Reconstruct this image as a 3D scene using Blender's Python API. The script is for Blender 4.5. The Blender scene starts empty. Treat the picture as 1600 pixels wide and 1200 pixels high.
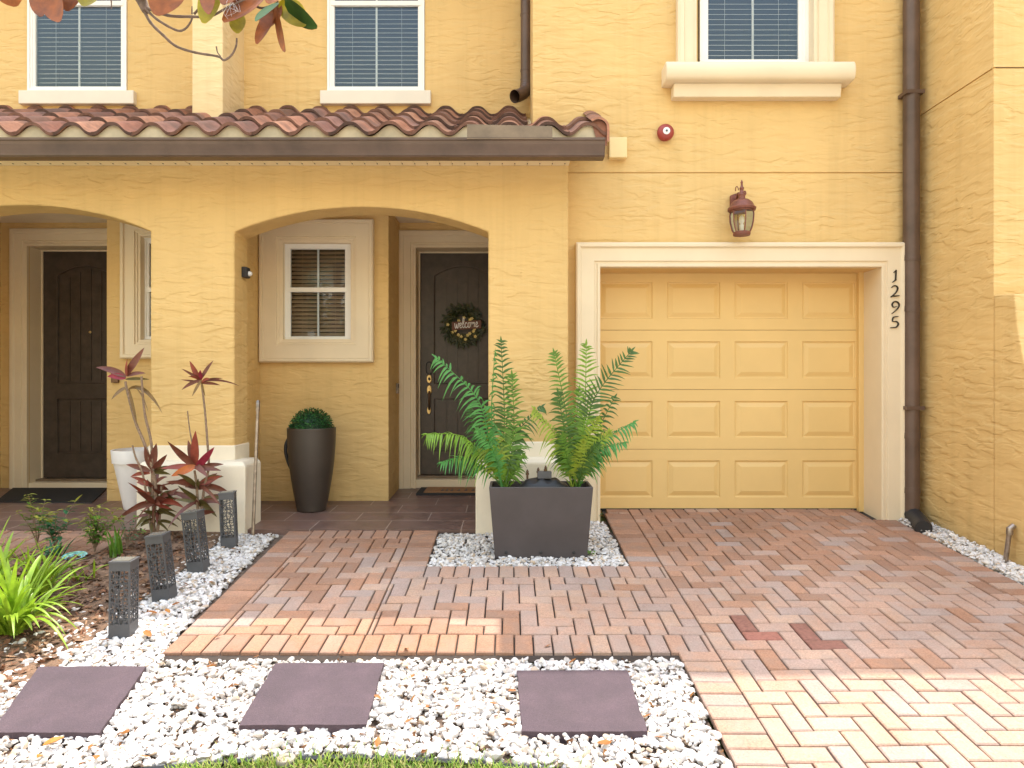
import bpy, bmesh, math, random
import numpy as np
from mathutils import Vector, Matrix, Euler, noise
R = math.radians
PI = math.pi
random.seed(7)
rng = np.random.default_rng(11)
S = bpy.context.scene
COL = S.collection

# ------------------------------------------------------------------ camera, light, exposure
H = 1.118            # camera height above the garage threshold (z = 0)
F, CX, CY = 1067.0, 796.0, 600.0
cam_d = bpy.data.cameras.new('camera'); cam = bpy.data.objects.new('camera', cam_d); COL.objects.link(cam)
cam.location = (0, 0, H); cam.rotation_euler = (R(90), 0, 0)
cam_d.sensor_width = 36.0; cam_d.lens = 36.0 * F / 1600.0
cam_d.shift_x = (800 - CX) / 1600.0
cam_d.clip_start = 0.05; cam_d.clip_end = 2000
S.camera = cam

SUN_EL = R(68.0); SUN_DX = 0.09
w = bpy.data.worlds.new('World'); S.world = w; w.use_nodes = True
nt = w.node_tree; nt.nodes.clear()
sky = nt.nodes.new('ShaderNodeTexSky'); sky.sky_type = 'NISHITA'; sky.sun_disc = False
sky.sun_elevation = SUN_EL; sky.sun_rotation = math.atan2(SUN_DX, 1.0); sky.air_density = 4.5; sky.dust_density = 3.0
bg = nt.nodes.new('ShaderNodeBackground'); bg.inputs[1].default_value = 0.15
ow = nt.nodes.new('ShaderNodeOutputWorld')
wb = nt.nodes.new('ShaderNodeMix'); wb.data_type = 'RGBA'; wb.blend_type = 'MULTIPLY'; wb.inputs[0].default_value = 1.0   # camera white balance
wb.inputs[7].default_value = (1.02, 1.0, 1.27, 1)
nt.links.new(sky.outputs[0], wb.inputs[6]); nt.links.new(wb.outputs[2], bg.inputs[0]); nt.links.new(bg.outputs[0], ow.inputs[0])
sl = bpy.data.lights.new('sun', 'SUN'); sl.energy = 2.0; sl.angle = R(0.53); sl.color = (1.0, 0.94, 0.84)
sun = bpy.data.objects.new('sun', sl); COL.objects.link(sun)
sdir = Vector((SUN_DX, 1.0, math.tan(SUN_EL) * math.hypot(SUN_DX, 1.0))).normalized()
sun.rotation_euler = sdir.to_track_quat('Z', 'Y').to_euler(); sun.location = (0, 6, 12)
S.view_settings.view_transform = 'Standard'; S.view_settings.look = 'None'; S.view_settings.gamma = 1.0
S.view_settings.exposure = 1.72
S.render.engine = 'CYCLES'
S.cycles.max_bounces = 8; S.cycles.diffuse_bounces = 5; S.cycles.transparent_max_bounces = 24

# ------------------------------------------------------------------ geometry helpers
def W(px, py, Y):
    return Vector(((px - CX) * Y / F, Y, H - (py - CY) * Y / F))
def X_(px, Y): return (px - CX) * Y / F
def Z_(py, Y): return H - (py - CY) * Y / F
SL = 0.094; Y0 = 6.12
def gz(Y): return -SL * (Y0 - Y)
def G(px, py, lift=0.0):
    Y = (H + SL * Y0 - lift) / ((py - CY) / F + SL)
    return Vector((X_(px, Y), Y, gz(Y) + lift))
def pz(Y): return 0.04 * (Y - 6.875)
def P(px, py):
    Y = (H + 0.04 * 6.875) / ((py - CY) / F + 0.04)
    return Vector((X_(px, Y), Y, pz(Y)))

class MB:
    def __init__(s): s.v = []; s.f = []; s.m = []; s.mi = 0
    def add(s, vs, fs):
        o = len(s.v); s.v += [tuple(a) for a in vs]
        for f in fs: s.f.append(tuple(i + o for i in f)); s.m.append(s.mi)
        return s
    def quad(s, a, b, c, d): return s.add([a, b, c, d], [(0, 1, 2, 3)])
    def box(s, x0, x1, y0, y1, z0, z1):
        return s.hexa([(x0,y0,z0),(x1,y0,z0),(x1,y1,z0),(x0,y1,z0),(x0,y0,z1),(x1,y0,z1),(x1,y1,z1),(x0,y1,z1)])
    def hexa(s, p): return s.add(p, [(0,3,2,1),(4,5,6,7),(0,1,5,4),(1,2,6,5),(2,3,7,6),(3,0,4,7)])
    def tube(s, pts, rad, n=8, cap=True):
        pts = [Vector(p) for p in pts]; N = len(pts)
        if not isinstance(rad, (list, tuple)): rad = [rad] * N
        up = None; rings = []
        for i in range(N):
            t = (pts[min(i+1, N-1)] - pts[max(i-1, 0)]).normalized()
            if up is None: up = t.orthogonal().normalized()
            up = (up - t * up.dot(t))
            up = up.normalized() if up.length > 1e-6 else t.orthogonal().normalized()
            b = t.cross(up)
            rings.append([pts[i] + (up * math.cos(2*PI*k/n) + b * math.sin(2*PI*k/n)) * rad[i] for k in range(n)])
        vs = [p for r in rings for p in r]; fs = []
        for i in range(N-1):
            for k in range(n):
                k2 = (k+1) % n
                fs.append((i*n+k, i*n+k2, (i+1)*n+k2, (i+1)*n+k))
        if cap: fs.append(tuple(range(n-1, -1, -1))); fs.append(tuple((N-1)*n+k for k in range(n)))
        return s.add(vs, fs)
    def lathe(s, prof, c=(0,0,0), n=32, rot=None, ph=0.0):
        vs = []; fs = []
        for (r, z) in prof:
            for k in range(n):
                a = 2*PI*k/n + ph; p = Vector((r*math.cos(a), r*math.sin(a), z))
                if rot: p = rot @ p
                vs.append(p + Vector(c))
        for i in range(len(prof)-1):
            for k in range(n):
                k2 = (k+1) % n; fs.append((i*n+k, i*n+k2, (i+1)*n+k2, (i+1)*n+k))
        fs.append(tuple(range(n-1, -1, -1))); q = (len(prof)-1)*n; fs.append(tuple(q+k for k in range(n)))
        return s.add(vs, fs)
    def loops(s, x0, x1, z0, z1, prof, Y, open_bottom=False, back=None):
        """mitred frame round a rectangle; prof = [(inset, proud)], proud towards the viewer (-Y)"""
        L = []
        for (d, q) in prof:
            zb = z0 if open_bottom else z0 + d
            L.append([(x0+d, Y-q, zb), (x0+d, Y-q, z1-d), (x1-d, Y-q, z1-d), (x1-d, Y-q, zb)])
        for a, b in zip(L[:-1], L[1:]):
            for k in range(3): s.quad(a[k], a[k+1], b[k+1], b[k])
            if not open_bottom: s.quad(a[3], a[0], b[0], b[3])
        return s
    def wall(s, x0, x1, z0, z1, holes, Y, depth=0.2):
        """vertical wall facing -Y with openings (hx0,hx1,hz0,hz1,depth,closed)"""
        xs = sorted(set([x0, x1] + [min(max(h[i], x0), x1) for h in holes for i in (0, 1)]))
        zs = sorted(set([z0, z1] + [min(max(h[i], z0), z1) for h in holes for i in (2, 3)]))
        for a, b in zip(xs[:-1], xs[1:]):
            for c, d in zip(zs[:-1], zs[1:]):
                mx, mz = (a+b)/2, (c+d)/2; hh = None
                for h in holes:
                    if h[0] < mx < h[1] and h[2] < mz < h[3]: hh = h
                if hh is None: s.quad((a,Y,c),(b,Y,c),(b,Y,d),(a,Y,d))
                elif hh[5]: s.quad((a,Y+hh[4],c),(b,Y+hh[4],c),(b,Y+hh[4],d),(a,Y+hh[4],d))
        for h in holes:
            a, b, c, d, e = max(h[0],x0), min(h[1],x1), max(h[2],z0), min(h[3],z1), h[4]
            s.quad((a,Y,c),(a,Y,d),(a,Y+e,d),(a,Y+e,c)); s.quad((b,Y,d),(b,Y,c),(b,Y+e,c),(b,Y+e,d))
            s.quad((a,Y,d),(b,Y,d),(b,Y+e,d),(a,Y+e,d)); s.quad((b,Y,c),(a,Y,c),(a,Y+e,c),(b,Y+e,c))
        return s
    def extr(s, poly, ax, a0, a1):
        """closed polygon in the two other axes, extruded along axis ax"""
        def mk(p, a): return {'x': (a, p[0], p[1]), 'y': (p[0], a, p[1]), 'z': (p[0], p[1], a)}[ax]
        n = len(poly); vs = [mk(p, a0) for p in poly] + [mk(p, a1) for p in poly]
        fs = [(i, (i+1) % n, n + (i+1) % n, n + i) for i in range(n)] + [tuple(range(n-1, -1, -1)), tuple(range(n, 2*n))]
        return s.add(vs, fs)
    def ribbon(s, pts, wid, org, thick=0.004, Y=True):
        """flat stroke in the XZ plane, extruded towards -Y"""
        N = len(pts); L = []; Rr = []
        for i in range(N):
            t = Vector(pts[min(i+1, N-1)]) - Vector(pts[max(i-1, 0)]); t = t.normalized() if t.length > 0 else Vector((1, 0))
            nrm = Vector((-t.y, t.x)); ww = wid[i] if isinstance(wid, list) else wid
            p = Vector(pts[i]); L.append(p + nrm*ww/2); Rr.append(p - nrm*ww/2)
        ox, oy, oz = org
        vs = [(ox+p.x, oy-thick, oz+p.y) for p in L] + [(ox+p.x, oy-thick, oz+p.y) for p in Rr]
        vs += [(ox+p.x, oy, oz+p.y) for p in L] + [(ox+p.x, oy, oz+p.y) for p in Rr]
        fs = []
        for i in range(N-1):
            fs += [(i, N+i, N+i+1, i+1), (2*N+i, i, i+1, 2*N+i+1), (N+i, 3*N+i, 3*N+i+1, N+i+1)]
        fs += [(0, 2*N, 3*N, N), (N-1, 2*N-1, 4*N-1, 3*N-1)]
        return s.add(vs, fs)
    def blade(s, base, d, L, wd, droop=0.3, segs=6, fold=0.25, shape='lance', side=None, twist=0.0, down=Vector((0,0,-1))):
        base = Vector(base); d = Vector(d).normalized(); vs = []; fs = []
        for i in range(segs+1):
            t = i/segs
            p = base + d*(L*t) + down*(droop*L*t*t)
            tg = (d + down*(2*droop*t)).normalized()
            sd = side if side is not None else tg.cross(Vector((0,0,1)))
            sd = Vector(sd); sd = sd - tg*sd.dot(tg)
            if sd.length < 1e-4: sd = tg.orthogonal()
            sd.normalize(); nr = sd.cross(tg)
            if twist:
                a = twist*t; sd, nr = sd*math.cos(a)+nr*math.sin(a), nr*math.cos(a)-sd*math.sin(a)
            if shape == 'lance': wv = math.sin(PI*min(1, max(0.0, 0.05+0.95*t**0.8)))**0.8
            elif shape == 'strap': wv = min(1, 1.3*(1-t)**0.55) * (0.6+0.4*min(1, t*4))
            elif shape == 'oval': wv = math.sin(PI*(0.04+0.94*t))**0.6
            else: wv = max(0.03, (1-t)**0.7 * min(1, .4+t*3))
            wv = max(wv, 0.03)*wd/2
            vs += [p - sd*wv + nr*wv*fold, p, p + sd*wv + nr*wv*fold]
        for i in range(segs):
            for k in (0, 1): fs.append((3*i+k, 3*i+k+1, 3*i+4+k, 3*i+3+k))
        return s.add(vs, fs)
    def mesh(s, name, mats, weld=False, smooth=None):
        me = bpy.data.meshes.new(name); me.from_pydata(s.v, [], s.f)
        ml = mats if isinstance(mats, (list, tuple)) else [mats]
        for m in ml: me.materials.append(m)
        if len(ml) > 1: me.polygons.foreach_set('material_index', s.m)
        if weld:
            bm = bmesh.new(); bm.from_mesh(me); bmesh.ops.remove_doubles(bm, verts=bm.verts, dist=1e-4)
            bmesh.ops.recalc_face_normals(bm, faces=bm.faces)
            bm.to_mesh(me); bm.free()
        if smooth is not None:
            me.polygons.foreach_set('use_smooth', [True]*len(me.polygons))
            me.set_sharp_from_angle(angle=R(smooth))
        me.update(); return me

WL = {}
def tag(o, label=None, cat=None, group=None, kind=None):
    if label: o['label'] = label
    if cat: o['category'] = cat
    if group: o['group'] = group
    if kind: o['kind'] = kind
    return o
def empty(name, loc, label=None, cat=None, group=None):
    o = bpy.data.objects.new(name, None); COL.objects.link(o); o.location = loc; o.empty_display_size = 0.1
    WL[o.name] = Vector(loc)
    return tag(o, label, cat, group)
def link(name, me, parent=None, local=False):
    o = bpy.data.objects.new(name, me); COL.objects.link(o)
    if parent is not None:
        o.parent = parent
        if not local and parent.name in WL: o.location = -WL[parent.name]
    return o
def obj(name, mb, mat, parent=None, local=False, weld=False, smooth=None, bev=None):
    o = link(name, mb.mesh(name, mat, weld, smooth), parent, local)
    if bev:
        b = o.modifiers.new('bevel', 'BEVEL'); b.width = bev; b.segments = 2; b.limit_method = 'ANGLE'; b.angle_limit = R(40)
    return o
def copy_tree(o, parent=None):
    c = o.copy(); COL.objects.link(c)
    if parent is not None: c.parent = parent
    for ch in list(o.children): copy_tree(ch, c)
    return c
def catmull(pts, n=6):
    out = []; P_ = [pts[0]] + list(pts) + [pts[-1]]
    for i in range(1, len(P_)-2):
        a, b, c, d = [Vector(q) for q in P_[i-1:i+3]]
        for k in range(n):
            t = k/n; out.append(0.5*((2*b) + (c-a)*t + (2*a-5*b+4*c-d)*t*t + (3*b-a-3*c+d)*t**3))
    out.append(Vector(P_[-2])); return out
def bez(a, b, c, n=12):
    a, b, c = Vector(a), Vector(b), Vector(c)
    return [a*(1-t)**2 + b*2*t*(1-t) + c*t*t for t in [i/n for i in range(n+1)]]

# ------------------------------------------------------------------ materials
def nodes(name):
    m = bpy.data.materials.new(name); m.use_nodes = True
    t = m.node_tree; b = t.nodes['Principled BSDF']
    return m, t, b
def N(t, typ, **kw):
    n = t.nodes.new(typ)
    for k, v in kw.items(): setattr(n, k, v)
    return n
def noise_n(t, vec, scale, detail=4, rough=0.55, dist=0.0):
    n = N(t, 'ShaderNodeTexNoise'); n.inputs['Scale'].default_value = scale; n.inputs['Detail'].default_value = detail
    n.inputs['Roughness'].default_value = rough; n.inputs['Distortion'].default_value = dist
    if vec is not None: t.links.new(vec, n.inputs['Vector'])
    return n
def ramp(t, fac, stops):
    r = N(t, 'ShaderNodeValToRGB'); e = r.color_ramp.elements
    while len(e) < len(stops): e.new(0.5)
    for i, (p, c) in enumerate(stops): e[i].position = p; e[i].color = (*c, 1) if len(c) == 3 else c
    t.links.new(fac, r.inputs[0]); return r
def mixc(t, fac, a, b, mode='MIX'):
    m = N(t, 'ShaderNodeMix', data_type='RGBA', blend_type=mode)
    for s_, v in ((0, fac), (6, a), (7, b)):
        if isinstance(v, (int, float)): m.inputs[s_].default_value = v
        elif isinstance(v, tuple): m.inputs[s_].default_value = (*v, 1)
        else: t.links.new(v, m.inputs[s_])
    return m.outputs[2]
def bump(t, b, h, strength=0.3, dist=0.01, prev=None):
    n = N(t, 'ShaderNodeBump'); n.inputs['Strength'].default_value = strength; n.inputs['Distance'].default_value = dist
    t.links.new(h, n.inputs['Height'])
    if prev is not None: t.links.new(prev, n.inputs['Normal'])
    if b is not None: t.links.new(n.outputs[0], b.inputs['Normal'])
    return n.outputs[0]
def pos(t, scale=None):
    g = N(t, 'ShaderNodeNewGeometry')
    if scale is None: return g.outputs['Position']
    m = N(t, 'ShaderNodeMapping'); m.inputs['Scale'].default_value = scale
    t.links.new(g.outputs['Position'], m.inputs[0]); return m.outputs[0]
def mat(name, col, rough=0.6, metal=0.0, var=0.12, vs=6.0, bmp=0.0, bs=60.0, bd=0.003, col2=None, spec=0.5, trans=0.0, coat=0.0):
    m, t, b = nodes(name)
    p = pos(t); n = noise_n(t, p, vs, 5, 0.6)
    c1 = tuple(max(0, c*(1-var)) for c in col); c2 = tuple(min(1, c*(1+var)) for c in (col2 or col))
    r = ramp(t, n.outputs[0], [(0.3, c1), (0.7, c2)])
    t.links.new(r.outputs[0], b.inputs['Base Color'])
    rr = N(t, 'ShaderNodeMapRange'); rr.inputs[3].default_value = max(0.02, rough-0.08); rr.inputs[4].default_value = min(1, rough+0.08)
    t.links.new(n.outputs[0], rr.inputs[0]); t.links.new(rr.outputs[0], b.inputs['Roughness'])
    b.inputs['Metallic'].default_value = metal; b.inputs['Specular IOR Level'].default_value = spec
    if coat: b.inputs['Coat Weight'].default_value = coat
    if bmp: bump(t, b, noise_n(t, p, bs, 5, 0.6).outputs[0], bmp, bd)
    if trans:
        o = t.nodes['Material Output']; tr = N(t, 'ShaderNodeBsdfTranslucent'); t.links.new(r.outputs[0], tr.inputs[0])
        mx = N(t, 'ShaderNodeMixShader'); mx.inputs[0].default_value = trans
        t.links.new(b.outputs[0], mx.inputs[1]); t.links.new(tr.outputs[0], mx.inputs[2]); t.links.new(mx.outputs[0], o.inputs[0])
    return m
def stucco(name, col, strength=1.0):
    m, t, b = nodes(name)
    p = pos(t)
    big = noise_n(t, p, 1.3, 4, 0.6)
    r = ramp(t, big.outputs[0], [(0.3, tuple(c*0.93 for c in col)), (0.7, tuple(min(1, c*1.05) for c in col))])
    # grime near the ground
    sep = N(t, 'ShaderNodeSeparateXYZ'); t.links.new(p, sep.inputs[0])
    ad = N(t, 'ShaderNodeMath', operation='ADD'); t.links.new(sep.outputs[2], ad.inputs[0])
    gn = noise_n(t, pos(t, (1.6, 1.6, 0.35)), 6, 5, 0.7)
    mu = N(t, 'ShaderNodeMath', operation='MULTIPLY'); t.links.new(gn.outputs[0], mu.inputs[0]); mu.inputs[1].default_value = -0.35
    t.links.new(mu.outputs[0], ad.inputs[1])
    mr = N(t, 'ShaderNodeMapRange'); mr.inputs[1].default_value = -0.28; mr.inputs[2].default_value = 0.02
    mr.inputs[3].default_value = 0.45; mr.inputs[4].default_value = 0.0
    t.links.new(ad.outputs[0], mr.inputs[0])
    c = mixc(t, mr.outputs[0], r.outputs[0], tuple(x*0.55 for x in col))
    sk = ramp(t, noise_n(t, pos(t, (7, 7, 0.35)), 1.6, 4, 0.6).outputs[0], [(0.30, (0.94, 0.935, 0.92)), (0.5, (1,1,1)), (0.75, (1.015,)*3)]); c = mixc(t, 1.0, c, sk.outputs[0], 'MULTIPLY')
    t.links.new(c, b.inputs['Base Color']); b.inputs['Roughness'].default_value = 0.75
    b.inputs['Specular IOR Level'].default_value = 0.3
    # skip-trowel strokes: soft ridges whose edges show only in patches
    n1 = noise_n(t, pos(t, (3.2, 3.2, 10.5)), 1.5, 2, 0.45, 0.35)
    s1 = ramp(t, n1.outputs[0], [(0.0, (0,0,0)), (0.44, (0.25,)*3), (0.53, (0.85,)*3), (0.75, (0.75,)*3), (1.0, (0.9,)*3)])
    n2 = noise_n(t, pos(t, (5.0, 5.0, 18.0)), 1.6, 2, 0.5, 0.5)
    s2 = ramp(t, n2.outputs[0], [(0.0, (0,0,0)), (0.50, (0.3,)*3), (0.58, (0.85,)*3), (1.0, (0.8,)*3)])
    mk = ramp(t, noise_n(t, pos(t, (0.8, 0.8, 1.4)), 1.7, 2, 0.5).outputs[0], [(0.38, (0.15,)*3), (0.62, (1,1,1))])
    m1 = mixc(t, 1.0, s1.outputs[0], mk.outputs[0], 'MULTIPLY'); m2 = mixc(t, 1.0, s2.outputs[0], mk.outputs[0], 'MULTIPLY')
    a = bump(t, None, n1.outputs[0], 0.30*strength, 0.03)
    a = bump(t, None, m1, 0.38*strength, 0.022, a)
    a = bump(t, None, m2, 0.2*strength, 0.012, a)
    a = bump(t, b, noise_n(t, p, 120, 3, 0.6).outputs[0], 0.06, 0.004, a)
    return m
def islands(name, cols, rough=0.8, bmp=0.3, bs=180, nz=0.25, ns=40, bd=0.002, spec=0.3, big=None):
    """a colour per loose piece (brick, tile, pebble) with grain on top"""
    m, t, b = nodes(name)
    g = N(t, 'ShaderNodeNewGeometry'); n = len(cols)
    r = ramp(t, g.outputs['Random Per Island'], [(i/n, c) for i, c in enumerate(cols)]); r.color_ramp.interpolation = 'CONSTANT'
    nn = noise_n(t, g.outputs['Position'], ns, 6, 0.7)
    v = N(t, 'ShaderNodeMapRange'); v.inputs[3].default_value = 1-nz; v.inputs[4].default_value = 1+nz; v.inputs[1].default_value = 0.3; v.inputs[2].default_value = 0.7
    t.links.new(nn.outputs[0], v.inputs[0])
    c = mixc(t, 1.0, r.outputs[0], v.outputs[0], 'MULTIPLY')
    lf = noise_n(t, g.outputs['Position'], 0.9, 5, 0.65); lr = ramp(t, lf.outputs[0], [(0.32, (0.72, 0.69, 0.66)), (0.66, (1.06,)*3)]); c = mixc(t, 1.0, c, lr.outputs[0], 'MULTIPLY')
    if big:
        bn = noise_n(t, g.outputs['Position'], big[1], 3, 0.6)
        br = ramp(t, bn.outputs[0], [(0.45, (0,0,0)), (0.62, (big[2],)*3)])
        c = mixc(t, br.outputs[0], c, big[0])
    t.links.new(c, b.inputs['Base Color']); b.inputs['Roughness'].default_value = rough; b.inputs['Specular IOR Level'].default_value = spec
    if bmp: bump(t, b, noise_n(t, g.outputs['Position'], bs, 4, 0.7).outputs[0], bmp, bd)
    return m
def glass(name, tint=(0.93, 0.96, 0.97), ior=1.5, amount=2.1):
    m, t, b = nodes(name); t.nodes.remove(b); o = t.nodes['Material Output']
    tr = N(t, 'ShaderNodeBsdfTransparent'); tr.inputs[0].default_value = (*tint, 1)
    gl = N(t, 'ShaderNodeBsdfGlossy'); gl.inputs['Roughness'].default_value = 0.01; gl.inputs['Color'].default_value = (0.62, 0.78, 1.0, 1)   # blue of the reflected sky put into the gloss colour
    fr = N(t, 'ShaderNodeFresnel'); fr.inputs[0].default_value = ior
    mu = N(t, 'ShaderNodeMath', operation='MULTIPLY', use_clamp=True); mu.inputs[1].default_value = amount
    t.links.new(fr.outputs[0], mu.inputs[0])
    p = pos(t); bp = bump(t, None, noise_n(t, p, 1.5, 2, 0.4).outputs[0], 0.12, 0.02); t.links.new(bp, gl.inputs['Normal'])
    mx = N(t, 'ShaderNodeMixShader'); t.links.new(mu.outputs[0], mx.inputs[0]); t.links.new(tr.outputs[0], mx.inputs[1]); t.links.new(gl.outputs[0], mx.inputs[2])
    t.links.new(mx.outputs[0], o.inputs[0]); return m

WALLC = (0.66, 0.45, 0.19)
M = {}
M['stucco'] = stucco('stucco_yellow', WALLC)
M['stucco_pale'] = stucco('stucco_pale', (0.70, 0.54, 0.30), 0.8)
M['cream'] = mat('cream_trim', (0.72, 0.60, 0.425), 0.6, var=0.04, vs=3, bmp=0.08, bs=90)
M['plinth'] = mat('plinth_paint', (0.80, 0.71, 0.56), 0.65, var=0.06, vs=4, bmp=0.15, bs=30, bd=0.006)
M['white'] = mat('white_vinyl', (0.80, 0.78, 0.74), 0.4, var=0.03, vs=3)
M['sillw'] = mat('painted_sill', (0.72, 0.65, 0.545), 0.55, var=0.04, vs=4, bmp=0.06)
M['soffit'] = mat('soffit_vinyl', (0.78, 0.66, 0.45), 0.5, var=0.03)
M['closure'] = mat('eave_closure_paint', (0.50, 0.42, 0.29), 0.7, var=0.2, vs=6, bmp=0.1)
M['garage'] = mat('garage_door_paint', (0.69, 0.47, 0.185), 0.42, var=0.04, vs=2, bmp=0.03, bs=150)
M['bronze'] = mat('bronze_aluminium', (0.105, 0.066, 0.049), 0.42, 0.1, var=0.25, vs=4, bmp=0.04, bs=20)
M['bronze_l'] = mat('weathered_bronze', (0.19, 0.135, 0.085), 0.5, 0.2, var=0.22, vs=9)
M['dark'] = mat('interior_dark', (0.03, 0.026, 0.022), 0.9)
M['door'] = mat('door_dark_brown', (0.058, 0.042, 0.032), 0.42, var=0.25, vs=12, bmp=0.12, bs=50)
M['blind'] = mat('blind_slats', (0.84, 0.82, 0.78), 0.5, var=0.05)
M['blind_dim'] = mat('wood_blind_slats', (0.50, 0.34, 0.21), 0.5, var=0.1)
M['glass'] = glass('window_glass')
M['lglass'] = glass('lantern_glass', (0.86, 0.84, 0.72), 1.45, 1.2)
M['tile'] = islands('clay_roof_tile', [(0.40,0.17,0.095),(0.31,0.13,0.08),(0.46,0.22,0.13),(0.25,0.115,0.08),(0.42,0.19,0.115),(0.33,0.165,0.12)], 0.7, 0.25, 90, 0.3, 18, 0.004, 0.35, ((0.10,0.065,0.05), 2.6, 0.6))
M['tile_lip'] = islands('weathered_tile_edge', [(0.13,0.065,0.045),(0.17,0.085,0.06),(0.10,0.055,0.042),(0.20,0.10,0.07)], 0.8, 0.3, 90, 0.3, 25)
M['brick'] = islands('clay_pavers', [(0.455,0.285,0.205),(0.445,0.29,0.218),(0.415,0.288,0.23),(0.47,0.30,0.212),(0.43,0.263,0.187),(0.385,0.28,0.235),(0.465,0.31,0.226),(0.45,0.284,0.207),(0.43,0.284,0.217)], 0.85, 0.6, 260, 0.30, 110, 0.003, 0.25, ((0.34,0.27,0.23), 9.0, 0.4))
M['brick_red'] = islands('red_pavers', [(0.25,0.115,0.085),(0.31,0.13,0.095),(0.21,0.125,0.10)], 0.85, 0.4, 260, 0.25, 50)
M['brick_warm'] = islands('warm_pavers', [(0.40,0.215,0.135),(0.37,0.205,0.13),(0.43,0.24,0.155),(0.34,0.19,0.125),(0.40,0.245,0.175)], 0.85, 0.6, 260, 0.30, 110, 0.003, 0.25, ((0.29,0.19,0.14), 7.0, 0.55))
M['pebble'] = islands('white_pebbles', [(0.66,0.635,0.61),(0.72,0.69,0.67),(0.50,0.47,0.45),(0.75,0.73,0.72),(0.62,0.55,0.48),(0.69,0.66,0.64),(0.48,0.45,0.42),(0.72,0.68,0.64),(0.60,0.57,0.56),(0.55,0.43,0.32),(0.71,0.69,0.68),(0.68,0.64,0.60)], 0.6, 0.25, 90, 0.12, 30, 0.003, 0.4)
M['soil'] = mat('mulchy_soil', (0.15, 0.085, 0.05), 0.95, var=0.45, vs=14, bmp=0.9, bs=70, bd=0.02, col2=(0.21, 0.125, 0.075))
M['mulch'] = islands('mulch_chips', [(0.20,0.10,0.055),(0.12,0.065,0.04),(0.27,0.15,0.085),(0.33,0.20,0.12),(0.09,0.05,0.035),(0.24,0.11,0.06)], 0.9, 0.3, 120)
def slabmat():
    m = mat('purple_concrete', (0.070, 0.046, 0.056), 0.85, var=0.14, vs=7, bmp=0.5, bs=190, bd=0.003)
    t = m.node_tree; b = t.nodes['Principled BSDF']; src = b.inputs['Base Color'].links[0].from_socket
    sp = ramp(t, noise_n(t, pos(t), 210, 3, 0.7).outputs[0], [(0.35, (0.72,)*3), (0.55, (1,1,1)), (0.72, (1.35,)*3)]); st = ramp(t, noise_n(t, pos(t), 4, 5, 0.7).outputs[0], [(0.45, (1,1,1)), (0.75, (1.3, 1.3, 1.25))])
    c = mixc(t, 1.0, src, sp.outputs[0], 'MULTIPLY'); c = mixc(t, 1.0, c, st.outputs[0], 'MULTIPLY'); t.links.new(c, b.inputs['Base Color']); return m
M['slab'] = slabmat()
M['litter'] = islands('leaf_litter', [(0.10,0.04,0.012),(0.16,0.06,0.015),(0.06,0.03,0.015),(0.20,0.085,0.02)], 0.8, 0, nz=0.3)
M['planter'] = mat('charcoal_planter', (0.062, 0.052, 0.054), 0.5, var=0.12, vs=5, bmp=0.05, bs=120)
M['urn'] = mat('espresso_planter', (0.05, 0.038, 0.03), 0.42, var=0.1, vs=6, bmp=0.04)
M['black'] = mat('black_plastic', (0.02, 0.02, 0.022), 0.5, var=0.2)
M['metal_dk'] = mat('dark_grey_metal', (0.088, 0.09, 0.098), 0.5, 0.2, var=0.15)
M['solar'] = mat('solar_panel', (0.15, 0.15, 0.13), 0.25, var=0.1)
M['brass'] = mat('antique_brass', (0.50, 0.36, 0.16), 0.3, 0.9, var=0.12)
M['valve'] = mat('bronze_fitting', (0.13, 0.075, 0.045), 0.4, 0.7, var=0.25, vs=30)
M['steel'] = mat('weathered_steel', (0.30, 0.25, 0.21), 0.35, 0.7, var=0.4, vs=18)
M['copper'] = mat('rust_copper_paint', (0.20, 0.068, 0.046), 0.5, 0.25, var=0.25, vs=30)
M['red'] = mat('alarm_red', (0.30, 0.04, 0.03), 0.45, var=0.1)
M['whitep'] = mat('white_plastic', (0.76, 0.75, 0.76), 0.4, var=0.03)
M['boxp'] = mat('painted_box', (0.78, 0.60, 0.30), 0.5, var=0.04)
M['ink'] = mat('black_numerals', (0.02, 0.014, 0.01), 0.45)
M['bark'] = mat('grey_bark', (0.16, 0.11, 0.085), 0.9, var=0.35, vs=40, bmp=0.6, bs=90)
M['cane'] = mat('cordyline_cane', (0.24, 0.16, 0.105), 0.8, var=0.4, vs=60, bmp=0.4, bs=120)
M['coir'] = mat('coir_mat', (0.33, 0.17, 0.075), 0.95, var=0.2, vs=80, bmp=0.6, bs=300)
M['rubber'] = mat('black_rubber', (0.018, 0.017, 0.017), 0.8, var=0.2, bmp=0.3, bs=200)
M['asphalt'] = mat('pale_road_concrete', (0.40, 0.375, 0.34), 0.9, var=0.2, bmp=0.4, bs=150)
M['concrete'] = mat('sidewalk_concrete', (0.42, 0.40, 0.37), 0.85, var=0.1, vs=3, bmp=0.2, bs=90)
M['edge'] = mat('grey_edging_stone', (0.30, 0.255, 0.20), 0.85, var=0.3, vs=12, bmp=0.4, bs=80)
M['grit'] = mat('gravel_grit', (0.14, 0.095, 0.066), 0.95, var=0.5, vs=30, bmp=0.6, bs=80, bd=0.01)
M['sand'] = mat('joint_sand', (0.04, 0.028, 0.021), 0.95, var=0.4, vs=30)
M['leaf_dry'] = islands('dry_leaf', [(0.42,0.17,0.035),(0.50,0.22,0.05),(0.34,0.13,0.035),(0.30,0.14,0.06)], 0.6, 0.3, 60)
M['teal'] = mat('teal_glaze', (0.08, 0.42, 0.38), 0.25, var=0.35, vs=50, col2=(0.35, 0.6, 0.55))
def leafm(name, col, tr=0.25, rough=0.4, var=0.3, vs=18): return mat(name, col, rough, var=var, vs=vs, trans=tr)
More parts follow.
